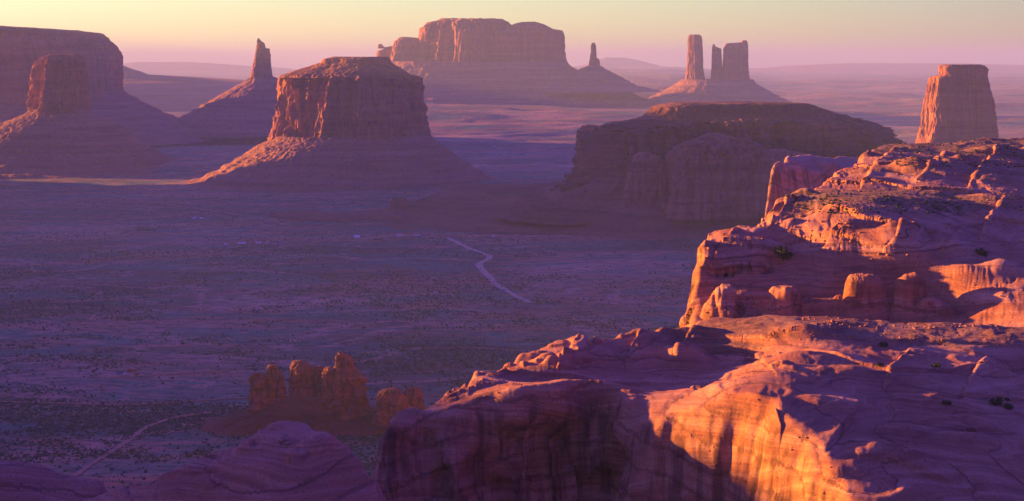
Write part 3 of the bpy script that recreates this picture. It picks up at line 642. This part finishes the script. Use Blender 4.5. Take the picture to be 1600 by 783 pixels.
# --- pink outcrop behind it
o_poly = [hd(1187, 259, 1480), hd(1200, 262, 1500), hd(1235, 262, 1530), hd(1262, 275, 1545), hd(1330, 275, 1600), hd(1480, 280, 1700), hd(1480, 246, 1900), hd(1340, 247, 1760), hd(1300, 242, 1720), hd(1250, 237, 1640), hd(1225, 240, 1590), hd(1200, 252, 1520)]
t = thing("rock_outcrop", "pink sandstone outcrop with a sheer left end between the dark mesa and the sunlit massif", "rock outcrop", at_h(1240, 330, 150))
rock_mass("slickrock_face", o_poly + [hd(1250, 250, 1590), hd(1300, 256, 1640), hd(1400, 265, 1720)], o_poly, (1130, 1480), (1250, 2000), 420, 420, M_FARSLICK, 3, k=40, amp=2.2,
          cliff=110, steepness=12, lip=10, pw=2.0, parent=t, c=14, rough=(3, 45), bumps=[(1240, 1560, 14, 14, 6, 0.3), (1300, 1600, 16, 16, 7, 0.4)], floor=2)
# --- dome and knobs at lower left
d_sil = [(150, 746, 98), (200, 742, 97), (260, 728, 94), (300, 716, 92), (340, 700, 90), (370, 685, 88), (400, 669, 86), (440, 660, 85), (480, 662, 85.3), (505, 672, 86.2),
         (522, 686, 87.3), (545, 700, 89), (562, 716, 91), (582, 742, 94), (602, 768, 98), (620, 800, 103)]
d_poly = d_sil + [(640, 850, 112), (600, 950, 118), (300, 1000, 120), (60, 900, 112), (100, 790, 104)]
d_ctrl = d_poly + [(440, 700, 87.5), (480, 730, 90), (400, 740, 91.5), (350, 760, 94.5), (520, 770, 95), (440, 790, 96), (300, 750, 94.5), (250, 770, 97), (200, 780, 99), (255, 735, 94.3)]
t = thing("rock_dome", "rounded bare slickrock dome with thin dark bedding cracks at the bottom edge, below the pinnacles", "rock dome", at_h(420, 783, 110))
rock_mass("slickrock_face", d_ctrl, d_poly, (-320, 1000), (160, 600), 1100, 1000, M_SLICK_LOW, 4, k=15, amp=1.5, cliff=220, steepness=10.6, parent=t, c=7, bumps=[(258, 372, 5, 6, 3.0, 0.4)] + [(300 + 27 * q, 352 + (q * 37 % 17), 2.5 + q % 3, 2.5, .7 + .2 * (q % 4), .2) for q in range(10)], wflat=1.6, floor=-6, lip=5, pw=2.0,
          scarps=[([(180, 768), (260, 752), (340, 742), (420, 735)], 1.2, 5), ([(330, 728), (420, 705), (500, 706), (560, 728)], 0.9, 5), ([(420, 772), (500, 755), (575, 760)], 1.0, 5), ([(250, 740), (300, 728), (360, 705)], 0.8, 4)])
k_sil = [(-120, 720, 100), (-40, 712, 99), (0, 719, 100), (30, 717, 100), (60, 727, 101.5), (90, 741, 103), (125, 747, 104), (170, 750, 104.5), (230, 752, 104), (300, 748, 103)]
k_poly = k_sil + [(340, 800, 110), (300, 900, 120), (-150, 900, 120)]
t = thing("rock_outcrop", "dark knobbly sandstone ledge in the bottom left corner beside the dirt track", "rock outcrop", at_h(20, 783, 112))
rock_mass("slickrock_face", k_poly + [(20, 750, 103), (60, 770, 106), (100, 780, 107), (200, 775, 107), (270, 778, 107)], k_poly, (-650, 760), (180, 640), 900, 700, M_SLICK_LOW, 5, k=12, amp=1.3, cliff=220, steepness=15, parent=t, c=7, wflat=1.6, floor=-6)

# --- dark mesa in the middle distance with its stepped apron
t = thing("mesa", "dark shaded mesa with a sloping top and rounded buttresses, behind the sunlit massif", "mesa", at(1100, 335, 4000))
big = loft([(184, 1016, 1310), (187, 1000, 1324), (191, 978, 1338), (196, 954, 1350), (201, 940, 1360), (212, 931, 1378), (222, 929, 1398), (260, 922, 1426), (292, 892, 1458), (330, 880, 1480)],
           4050, 1000, 190, depth=0.5, n=2.8, shear=0.28, dk=0.97, flute=(58, 105), seed=40)
top = loft([(160, 1052, 1180), (162, 1036, 1262), (165, 1022, 1274), (171, 1014, 1292), (180, 1004, 1320), (190, 985, 1344)], 4060, 600, 70, depth=0.46, n=3.2, shear=0.28, dk=0.6, flute=(10, 60), seed=46)
lobe1 = loft([(195, 919, 928), (198, 912, 936), (206, 909, 942), (230, 907, 960), (260, 903, 975), (285, 893, 985), (310, 875, 1000)], 3900, 260, 120, depth=0.9, n=3.2, flute=(17, 45), seed=41)
lobe2 = loft([(209, 1108, 1124), (213, 1098, 1138), (220, 1080, 1165), (226, 1066, 1184), (240, 1052, 1190), (270, 1045, 1196), (335, 1035, 1205)], 3690, 420, 150, depth=0.9, n=3.4, shear=0.2, flute=(24, 55), seed=42)
lobe3 = loft([(237, 1002, 1012), (241, 998, 1022), (250, 994, 1032), (262, 988, 1040), (285, 982, 1046), (330, 970, 1060)], 3700, 220, 110, depth=0.9, n=3.2, flute=(15, 40), seed=43)
lobe4 = loft([(233, 1205, 1225), (238, 1190, 1250), (246, 1180, 1290), (270, 1170, 1330), (330, 1160, 1340)], 3650, 260, 90, depth=0.7, n=2.6, flute=(12, 50), seed=44)
link_mesh("cliff", *big, M_SHADECLIFF, t); link_mesh("summit_cap", *top, M_SHALE, t)
skirt = loft([(258, 906, 1440), (272, 893, 1456), (284, 880, 1470), (296, 858, 1490), (310, 815, 1520), (322, 770, 1560)], 4060, 640, 120, depth=0.56, n=2.8, shear=0.28, flute=(16, 90), kind="talus", seed=47, close=False)
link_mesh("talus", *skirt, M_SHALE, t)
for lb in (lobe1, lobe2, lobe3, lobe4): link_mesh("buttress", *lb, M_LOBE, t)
a_sil = [(430, 338, 402), (520, 336, 401), (565, 333, 397), (600, 326, 390), (640, 317, 380), (690, 302, 362), (730, 292, 350), (780, 291, 347), (830, 290, 344), (870, 290, 338), (900, 288, 328), (1000, 285, 315), (1250, 285, 310)]
a_ctrl = a_sil + [(500, 352, 403), (600, 350, 401), (660, 335, 390), (700, 362, 402), (760, 330, 378), (800, 368, 402), (850, 320, 363), (900, 345, 378), (950, 320, 345), (1000, 345, 365), (950, 372, 402), (1050, 375, 402), (1100, 350, 375), (1250, 370, 400)]
a_poly = a_sil + [(1300, 372, 400), (1100, 376, 403), (900, 374, 403), (700, 366, 403), (550, 352, 403), (450, 345, 403)]
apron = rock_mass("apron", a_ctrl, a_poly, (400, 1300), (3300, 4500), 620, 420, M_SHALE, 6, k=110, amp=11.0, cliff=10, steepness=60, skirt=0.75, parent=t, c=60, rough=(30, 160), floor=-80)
knob = loft([(307, 618, 628), (309, 614, 634), (314, 611, 638), (325, 608, 642)], 4120, 90, 40, depth=1.0, n=2.3, kind="knob", flute=(3, 30), seed=45)
link_mesh("boulder", *knob, M_SHADECLIFF, t)

# ------------------------------------------------------------------ pinnacles on their mound
DP = 1755
t = thing("rock_mound", "dark scree mound carrying the cluster of upright pinnacles on the valley floor", "scree mound", at(480, 90 + ZC / DP * F, DP))
mound = loft([(614, 468, 500), (622, 440, 535), (632, 412, 562), (642, 384, 590), (653, 345, 614), (663, 305, 650), (670, 265, 700)], DP, 460, 130, depth=0.5, n=2.3, flute=(6, 30), kind="talus", seed=50)
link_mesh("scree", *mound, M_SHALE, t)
def pinnacle(label, lv, d, seed, name="rock_pinnacle", flute=(4.2, 12), nth=190, nv=120):
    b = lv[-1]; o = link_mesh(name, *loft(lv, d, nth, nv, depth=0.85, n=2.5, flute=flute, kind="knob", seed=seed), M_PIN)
    tag(o, label, "rock pinnacle", "pinnacles on the scree mound")
GP = "pinnacles"
pinnacle("squat shaded pinnacle at the left end of the pinnacle cluster", [(583, 396, 406), (585, 391, 412), (595, 389, 416), (604, 390, 416), (612, 392, 418), (626, 391, 420), (645, 388, 424)], 1750, 51)
pinnacle("slender rounded pinnacle touching the squat leftmost one", [(570, 420, 428), (573, 418, 434), (585, 417, 440), (600, 418, 443), (620, 416, 444), (645, 412, 446)], 1753, 52)
pinnacle("lumpy twin headed pinnacle in the middle of the cluster, left of the tall sunlit one", [(562, 463, 474), (566, 458, 482), (574, 455, 486), (585, 453, 488), (600, 452, 492), (625, 448, 498)], 1762, 53)
pinnacle("low blocky pinnacle wedged between the twin headed and the tall sunlit one", [(571, 492, 506), (576, 488, 510), (586, 484, 514), (600, 482, 516), (635, 478, 520)], 1765, 54)
pinnacle("narrow pinnacle with an orange lit face leaning on the tall one", [(574, 511, 516), (578, 507, 520), (590, 503, 522), (610, 501, 524), (640, 498, 530)], 1740, 55)
pinnacle("tallest pinnacle of the cluster with a glowing orange tip", [(549, 525, 530), (553, 523, 537), (562, 520, 550), (575, 519, 558), (590, 516, 564), (610, 512, 572), (635, 506, 577), (672, 498, 580)], 1745, 56, flute=(5.5, 15), nth=220, nv=130)
pinnacle("dark split boulder beside the left tip of the near rock shelf", [(607, 605, 618), (610, 598, 626), (620, 592, 634), (635, 588, 640), (660, 584, 646)], 1700, 57)
pinnacle("small round boulder right of the dark split one", [(603, 640, 650), (606, 636, 657), (615, 634, 661), (635, 630, 664), (655, 626, 668)], 1720, 58)

# ------------------------------------------------------------------ off to the left: unseen mesas, placed and sized so their shade covers valley and near rock
def side_mesa(label, x0, x1, y0, y1, top, seed, W=110):
    cx, cy, rx, ry = (x0 + x1) / 2, (y0 + y1) / 2, (x1 - x0) / 2, (y1 - y0) / 2
    d = cy; pxl, pxr = 800 + x0 / d * F, 800 + x1 / d * F
    row = lambda z: YH + (ZC - z) / d * F
    k = 60 / d * F
    t = thing("mesa", label, "mesa", (cx, cy, 0))
    link_mesh("cliff", *loft([(row(top), pxl + k * .4, pxr - k * .4), (row(top - 10), pxl, pxr), (row(top * .45), pxl - 4, pxr + 4), (row(top * .3), pxl - 8, pxr + 8)], d, 700, 60,
              depth=ry / rx, n=7, flute=(20, W), seed=seed), M_CLIFF, t)
    link_mesh("talus", *loft([(row(top * .45), pxl, pxr), (row(top * .2), pxl - k * 1.2, pxr + k * 1.2), (row(-8), pxl - k * 3, pxr + k * 3)], d, 500, 60,
              depth=ry / rx, n=3, flute=(14, W), kind="talus", seed=seed + 1, close=False), M_TALUS, t)
side_mesa("low long mesa standing out of view left of the valley", -3600, -1900, 1250, 3750, 294, 60)
side_mesa("high mesa standing out of view left of the central butte", -4400, -2080, 3650, 5570, 610, 62)
side_mesa("rock headland standing out of view left of the near dome", -900, -330, 60, 535, 362, 64, 60)

side_mesa("unseen rock block added to shade the foot of the near shelf", -1600, -800, 580, 960, 416, 66, 80)  # added blocker, sized so its shade covers the lower part of the lit wall

# ------------------------------------------------------------------ roads
def smooth_line(pts, n):
    P = np.array(pts, float)
    for _ in range(3):
        Q = np.repeat(P, 2, 0)[1:-1].copy(); Q[0::2] = .75 * P[:-1] + .25 * P[1:]; Q[1::2] = .25 * P[:-1] + .75 * P[1:]
        P = np.concatenate([P[:1], Q, P[-1:]])
    L = np.concatenate([[0], np.cumsum(np.hypot(*np.diff(P, axis=0).T))]); t = np.linspace(0, L[-1], n)
    return np.stack([np.interp(t, L, P[:, 0]), np.interp(t, L, P[:, 1])], 1)
def floor_at(px, py):
    d = ZC / (py - YH) * F
    for _ in range(8):
        d = (ZC - float(ground_z(d * (px - 800) / F, d))) / (py - YH) * F
    return d * (px - 800) / F, d
def ribbon(label, px_pts, width, mat, n=160, lift=0.9, name="dirt_road"):
    P = smooth_line([floor_at(*p) for p in px_pts], n)
    T = np.gradient(P, axis=0); T /= np.linalg.norm(T, axis=1)[:, None]; Nn = np.stack([-T[:, 1], T[:, 0]], 1)
    wv = width * (1 + 0.25 * N1(np.arange(n) * .13, 0.5, width))
    cols = []
    for k in (-1, -.5, 0, .5, 1):
        Q = P + Nn * (wv * k / 2)[:, None] + (0.3 * N2(np.arange(n) * .5, k, 2.0))[:, None]
        cols.append(np.stack([Q[:, 0], Q[:, 1], ground_z(Q[:, 0], Q[:, 1]) + lift], 1))
    co = np.stack(cols, 1).reshape(-1, 3)
    o = link_mesh(name, co, grid_faces(n, 5), mat); tag(o, label, "road", kind="structure")
ribbon("pale winding dirt road across the middle of the valley", [(700, 372), (712, 378), (722, 384), (748, 394), (766, 400), (764, 406), (748, 411), (750, 420), (764, 432), (772, 444), (795, 457), (815, 468), (832, 474)], 13, M_ROAD)
ribbon("faint dirt road past the far houses", [(560, 374), (610, 369), (650, 369), (680, 371), (702, 373)], 11, M_ROAD, 80)
ribbon("straight dirt track near the bottom left rocks", [(110, 750), (130, 735), (165, 712), (200, 690), (228, 668), (245, 662), (275, 652), (330, 645)], 6.5, M_TRACK, 80)
ribbon("long distant dirt road below the left butte", [(-30, 286), (60, 294), (110, 299), (150, 303), (210, 312), (270, 321), (330, 329), (380, 337)], 13, M_TRACK, 160)
ribbon("reddish track across the green scrub", [(-20, 628), (80, 630), (200, 634), (300, 627), (390, 622)], 5, M_TRACK, 120)
ribbon("reddish track below the small homestead", [(170, 590), (230, 588), (300, 583), (360, 578), (395, 575)], 5, M_TRACK, 80)

# ------------------------------------------------------------------ small buildings and vehicles
def box(x0, x1, y0, y1, z0, z1):
    co = np.array([(x, y, z) for z in (z0, z1) for y in (y0, y1) for x in (x0, x1)], float)
    return co, np.array([(0, 2, 3, 1), (4, 5, 7, 6), (0, 1, 5, 4), (2, 6, 7, 3), (0, 4, 6, 2), (1, 3, 7, 5)])
def gable(L, Wd, h, rise, ov=0.4):
    x, y = L / 2 + ov, Wd / 2 + ov
    co = np.array([(-x, -y, h), (x, -y, h), (x, y, h), (-x, y, h), (-x, 0, h + rise), (x, 0, h + rise), (-x, -y, h - .15), (x, -y, h - .15), (x, y, h - .15), (-x, y, h - .15)], float)
    fa = np.array([(0, 1, 5, 4), (2, 3, 4, 5), (0, 4, 3, 3), (1, 2, 5, 5), (6, 9, 8, 7), (0, 6, 7, 1), (2, 8, 9, 3), (0, 3, 9, 6), (1, 7, 8, 2)])
    return co, fa
def local_mesh(name, parts, mat, parent):
    co, fa = join(parts) if isinstance(parts, list) else parts
    me = bpy.data.meshes.new(name)
    me.from_pydata([tuple(c) for c in co], [], [tuple(dict.fromkeys(int(i) for i in f)) for f in fa]); me.update()
    me.materials.append(mat); o = bpy.data.objects.new(name, me); C.objects.link(o); o.parent = parent; return o
def house(label, px, py, L, Wd, h, rise, wall, roof, cat="house", name="house", rot=0.0, group="homes on the valley floor"):
    x, y = floor_at(px, py); t = thing(name, label, cat, (x, y, float(ground_z(x, y)) - 0.1), group); t.rotation_euler.z = rot
    local_mesh("wall", box(-L / 2, L / 2, -Wd / 2, Wd / 2, 0, h), wall, t)
    local_mesh("roof", gable(L, Wd, h, rise), roof, t)
    local_mesh("door", box(-.5, .5, -Wd / 2 - .06, -Wd / 2 + .05, 0.2, 2.2), M_DARK, t)
    for wx in (-L * .3, L * .3): local_mesh("window", box(wx - .7, wx + .7, -Wd / 2 - .05, -Wd / 2 + .05, 1.0, 2.0), M_GLASS, t)
house("very long low dark roofed barn alone on the far left scrub", 228, 360, 46, 10, 2.6, 1.6, M_DARK, M_DARK, "barn", "barn", 0.05)
house("small pale blue shed at the left end of the far row of homes", 354, 383, 9, 6, 2.4, 0.8, M_BLUE, M_WHITE, "shed", "shed")
house("long white trailer home, longest of the far row", 378, 381, 17, 5, 3.2, 0.6, M_WHITE, M_WHITE, "trailer home", "trailer_home")
house("white trailer home in the middle of the far row", 404, 380.5, 11, 5, 3.2, 0.6, M_WHITE, M_WHITE, "trailer home", "trailer_home")
house("short pale trailer home just right of the middle of the far row", 417, 380, 8, 5, 2.8, 0.5, M_WHITE, M_BLUE, "trailer home", "trailer_home")
house("blue walled house at the right end of the far row", 434, 381, 15, 7, 3.0, 1.4, M_BLUE, M_DARK)
house("white house with a pitched roof alone left of the winding road", 558, 371.5, 12, 8, 3.6, 2.2, M_WHITE, M_WHITE)
house("low dark shed right of the lone white house", 591, 375, 20, 6, 2.2, 0.8, M_DARK, M_DARK, "shed", "shed")
house("small white cabin near the left start of the pale road", 624, 369, 10, 6, 3.0, 1.0, M_WHITE, M_WHITE, "cabin", "cabin")
house("dark little cabin along the pale road before the bend", 652, 370, 12, 6, 2.8, 1.0, M_DARK, M_WHITE, "cabin", "cabin")
house("tiny pale hut alone on the plain right of the road start", 771, 371, 6, 5, 3.0, 1.0, M_BLUE, M_WHITE, "hut", "hut")
house("pale shed on the far slope, left of a pair", 304, 342, 9, 6, 3.4, 1.0, M_WHITE, M_WHITE, "shed", "shed")
house("pale shed on the far slope, right of a pair", 315, 342.5, 9, 6, 3.4, 1.0, M_WHITE, M_WHITE, "shed", "shed")
house("dark blue roofed homestead house beside a white pickup in the green scrub", 188, 584, 9, 6, 2.6, 1.2, M_BLUE, M_DARK)
house("low red barn behind the white pickup at the homestead", 206, 580, 10, 6, 2.2, 1.0, M_REDW, M_REDW, "barn", "barn", -0.3)
house("small red shed at the right side of the homestead yard", 214, 586, 5, 4, 1.9, 0.6, M_REDW, M_REDW, "shed", "shed")
def pickup(label, px, py):
    x, y = floor_at(px, py); t = thing("pickup_truck", label, "pickup truck", (x, y, float(ground_z(x, y)))); t.rotation_euler.z = 0.5
    local_mesh("body", [box(-2.6, 2.6, -.95, .95, .5, 1.15), box(-.6, .9, -.85, .85, 1.14, 1.8)], M_WHITE, t)
    local_mesh("window", box(-.5, .8, -.87, .87, 1.25, 1.68), M_GLASS, t)
    a = np.linspace(0, 2 * math.pi, 13)[:-1]
    for wx in (-1.7, 1.6):
        for wy in (-.9, .7):
            co = np.concatenate([np.stack([wx + .38 * np.cos(a), np.full(12, wy + q), .38 + .38 * np.sin(a)], 1) for q in (0, .22)] + [[(wx, wy, .38), (wx, wy + .22, .38)]])
            fa = [(i, (i + 1) % 12, 12 + (i + 1) % 12, 12 + i) for i in range(12)] + [(24, (i + 1) % 12, i, i) for i in range(12)] + [(25, 12 + i, 12 + (i + 1) % 12, 12 + (i + 1) % 12) for i in range(12)]
            local_mesh("wheel", (co, np.array(fa)), M_TYRE, t)
pickup("white pickup truck parked in front of the small homestead", 195.5, 585)

# ------------------------------------------------------------------ scrub on the valley floor (beyond counting) and bushes on the rock
rng = np.random.RandomState(7)
def build_scrub(n=155000):
    d = rng.uniform(0, 1, n * 2) ** 1.0
    D = 1.0 / (1 / 1350 + d * (1 / 5200 - 1 / 1350)); px = rng.uniform(-380, 1180, n * 2)
    X = D * (px - 800) / F; Y = D
    dens = 0.38 + 1.5 * fbm(N1, X / 300, Y / 160, 0.2, 3) + 0.7 * fbm(N2, X / 60, Y / 40, 0.2, 2)
    keep = rng.uniform(0, 1, n * 2) < np.clip(dens, 0.05, 1); X, Y = X[keep][:n], Y[keep][:n]
    m = len(X); Z = ground_z(X, Y)
    base = []
    for k, (r, z) in enumerate(((0.75, 0.0), (1.0, 0.45), (0.6, 0.85))):
        a = np.arange(5) / 5 * 2 * math.pi + k * .6; base.append(np.stack([r * np.cos(a), r * np.sin(a), np.full(5, z)], 1))
    base = np.concatenate(base + [[(0, 0, 1.05)]]); fa = []
    for k in (0, 1):
        for i in range(5):
            a, b = k * 5 + i, k * 5 + (i + 1) % 5; fa += [(a, b, b + 5), (a, b + 5, a + 5)]
    fa += [(10 + i, 10 + (i + 1) % 5, 15) for i in range(5)]; fa = np.array(fa)
    s = np.minimum(np.exp(rng.normal(0, .5, m)) * 0.85, 2.3); hs = s * rng.uniform(.6, 1.1, m); an = rng.uniform(0, 6.28, m)
    jit = rng.uniform(.7, 1.3, (m, 16, 1))
    bx = base[None, :, 0:1] * np.cos(an)[:, None, None] - base[None, :, 1:2] * np.sin(an)[:, None, None]
    by = base[None, :, 0:1] * np.sin(an)[:, None, None] + base[None, :, 1:2] * np.cos(an)[:, None, None]
    co = np.concatenate([bx * jit * s[:, None, None] + X[:, None, None], by * jit * s[:, None, None] + Y[:, None, None],
                         base[None, :, 2:3] * jit * hs[:, None, None] + Z[:, None, None] - .05], 2).reshape(-1, 3)
    F_ = (fa[None] + (np.arange(m) * 16)[:, None, None]).reshape(-1, 3)
    o = link_mesh("desert_scrub", co, F_, M_SHRUB, smooth=False)
    tag(o, "low grey green sage scrub dotted over the valley floor", "scrub", kind="stuff")
build_scrub()
bpy.context.view_layer.update()
def on_rock(px, py, masses):
    dirv = Vector(((px - 800) / F, 1, (YH - py) / F)).normalized(); best = None
    for m in masses:
        mw = m.matrix_world; inv = mw.inverted()
        ok, loc, nrm, _ = m.ray_cast(inv @ Vector((0, 0, ZC)), (inv.to_3x3() @ dirv).normalized())
        if ok:
            p = mw @ loc
            if best is None or p.y < best.y: best = p
    return best
def bush(label, px, py, r, masses, name="juniper_bush"):
    p = on_rock(px, py, masses)
    if p is None: return
    t = thing(name, label, "bush", p - Vector((0, 0, .1)), "bushes on the slickrock")
    rr = np.random.RandomState(int(px * 7 + py)); co, fa = [], []; r *= 1.3
    n = 420; k = 0
    lob = [(rr.uniform(-.9, .9) * r, rr.uniform(-.7, .7) * r, rr.uniform(.25, .8) * r, rr.uniform(.35, .6) * r) for _ in range(6)]
    for i in range(n):
        lx, ly, lz, lr = lob[i % 6]; v = rr.normal(size=3); v /= np.linalg.norm(v); q = np.array((lx, ly, lz)) + v * lr * rr.uniform(.5, 1.05); q[2] = max(q[2], .05)
        a, b = rr.normal(size=3), rr.normal(size=3); s = r * .11
        co += [q - a * s, q + a * s, q + b * s * 1.3]; fa.append((k, k + 1, k + 2)); k += 3
    me = bpy.data.meshes.new("foliage"); me.from_pydata([tuple(c) for c in co], [], fa); me.materials.append(M_JUN)
    f = bpy.data.objects.new("foliage", me); C.objects.link(f); f.parent = t
    a = np.linspace(0, 2 * math.pi, 7)[:-1]; tr = [np.stack([w_ * np.cos(a) + ox, w_ * np.sin(a), np.full(6, z_)], 1) for w_, z_, ox in ((r * .12, -.2, 0), (r * .09, r * .35, r * .05), (r * .04, r * .8, r * .02))]
    local_mesh("trunk", (np.concatenate(tr), grid_faces(3, 6, True)), M_WOOD, t)
SH = [MASSES["slickrock_face1"]]; UP = [MASSES["slickrock_face2"]]
bush("biggest dark green bush, on the open slab at the right edge of the near shelf", 1555, 632, 1.5, SH)
bush("flat spreading bush just right of the biggest one on the near shelf", 1575, 638, 1.1, SH)
bush("small bush just above and right of the biggest one on the near shelf", 1572, 625, 0.6, SH)
bush("dark bush on the shaded ledge below the rubble bench", 1383, 542, 1.2, SH)
bush("low bush on the pale slab under the rubble bench", 1375, 572, 0.9, SH)
bush("little bush left of the pale cross bedded slab", 1462, 574, 1.0, SH)
bush("scrubby bush low on the smooth slope left of the biggest one", 1478, 631, 0.9, SH)
bush("bluish green bush filling the hollow below the lit knob of the upper massif", 1214, 402, 3.4, UP)
bush("second bush beside the first in the hollow of the upper massif", 1226, 404, 2.6, UP)
bush("lone bush on the open right slope of the upper massif", 1537, 399, 2.2, UP)
# loose stones on the bench
def stones(px0, px1, py0, py1, n, masses, r0, r1, seed):
    rr = np.random.RandomState(seed); parts = []
    ico = [(0, 0, 1), (.894, 0, .447), (.276, .851, .447), (-.724, .526, .447), (-.724, -.526, .447), (.276, -.851, .447), (.724, .526, -.447), (-.276, .851, -.447), (-.894, 0, -.447), (-.276, -.851, -.447), (.724, -.526, -.447), (0, 0, -1)]
    fi = np.array([(0, 1, 2), (0, 2, 3), (0, 3, 4), (0, 4, 5), (0, 5, 1), (1, 6, 2), (2, 7, 3), (3, 8, 4), (4, 9, 5), (5, 10, 1), (6, 7, 2), (7, 8, 3), (8, 9, 4), (9, 10, 5), (10, 6, 1), (11, 7, 6), (11, 8, 7), (11, 9, 8), (11, 10, 9), (11, 6, 10)])
    for _ in range(n):
        p = on_rock(rr.uniform(px0, px1), rr.uniform(py0, py1), masses)
        if p is None: continue
        r = math.exp(rr.uniform(math.log(r0), math.log(r1)))
        c = np.array(ico) * rr.uniform(.65, 1.3, (12, 1)) * (r, r * rr.uniform(.7, 1.2), r * rr.uniform(.4, .8)); a = rr.uniform(0, 6.28)
        c = np.stack([c[:, 0] * math.cos(a) - c[:, 1] * math.sin(a), c[:, 0] * math.sin(a) + c[:, 1] * math.cos(a), c[:, 2]], 1) + np.array(p) + (0, 0, r * .15)
        parts.append((c, fi))
    return join(parts)
o = link_mesh("rubble", *join([stones(1250, 1600, 489, 515, 260, SH, .2, .75, 3), stones(1250, 1600, 520, 540, 120, SH, .15, .5, 5), stones(820, 1600, 540, 780, 330, SH, .1, .42, 4), stones(640, 900, 540, 640, 90, SH, .12, .5, 8)]), M_SLICK, smooth=False)
o2 = link_mesh("rubble", *join([stones(1100, 1600, 225, 420, 260, UP, .3, 1.1, 6), stones(1100, 1600, 440, 490, 90, UP, .3, 1.0, 7)]), M_SLICK_UP, smooth=False)
tag(o2, "fallen stones on the ledges and in the hollow of the upper massif", "rubble", kind="stuff")
tag(o, "loose broken stones littering the flat bench of the near rock shelf", "rubble", kind="stuff")

def tufts(px0, px1, py0, py1, n, seed):
    return stones(px0, px1, py0, py1, n, UP, .35, 1.1, seed)
o = link_mesh("desert_scrub", *join([tufts(1280, 1500, 300, 334, 220, 21), tufts(1400, 1600, 216, 262, 320, 22), tufts(1360, 1450, 224, 250, 60, 23), tufts(1200, 1300, 290, 330, 40, 24), tufts(1450, 1600, 270, 330, 60, 25)]), M_JUN, smooth=False)
tag(o, "low dark scrub rooted on the flat benches of the upper massif", "scrub", kind="stuff")
# ------------------------------------------------------------------ air
hz = [(-110000, 110000), (-40000, 110000), (-200, HAZE["top"])]
co, fa = box(*hz[0], *hz[1], *hz[2])
hm = bpy.data.materials.new("haze_air"); hm.use_nodes = True; hn = hm.node_tree.nodes
hn.remove(hn["Principled BSDF"]); pv = hn.new("ShaderNodeVolumePrincipled")
pv.inputs["Color"].default_value = (*HAZE["color"], 1); pv.inputs["Density"].default_value = HAZE["density"]; pv.inputs["Anisotropy"].default_value = HAZE["g"]
hm.node_tree.links.new(pv.outputs[0], hn["Material Output"].inputs["Volume"])
haze = link_mesh("haze", co, fa, hm, smooth=False); tag(haze, kind="stuff")
print("VERTS", sum(len(o.data.vertices) for o in bpy.data.objects if o.type == 'MESH'))
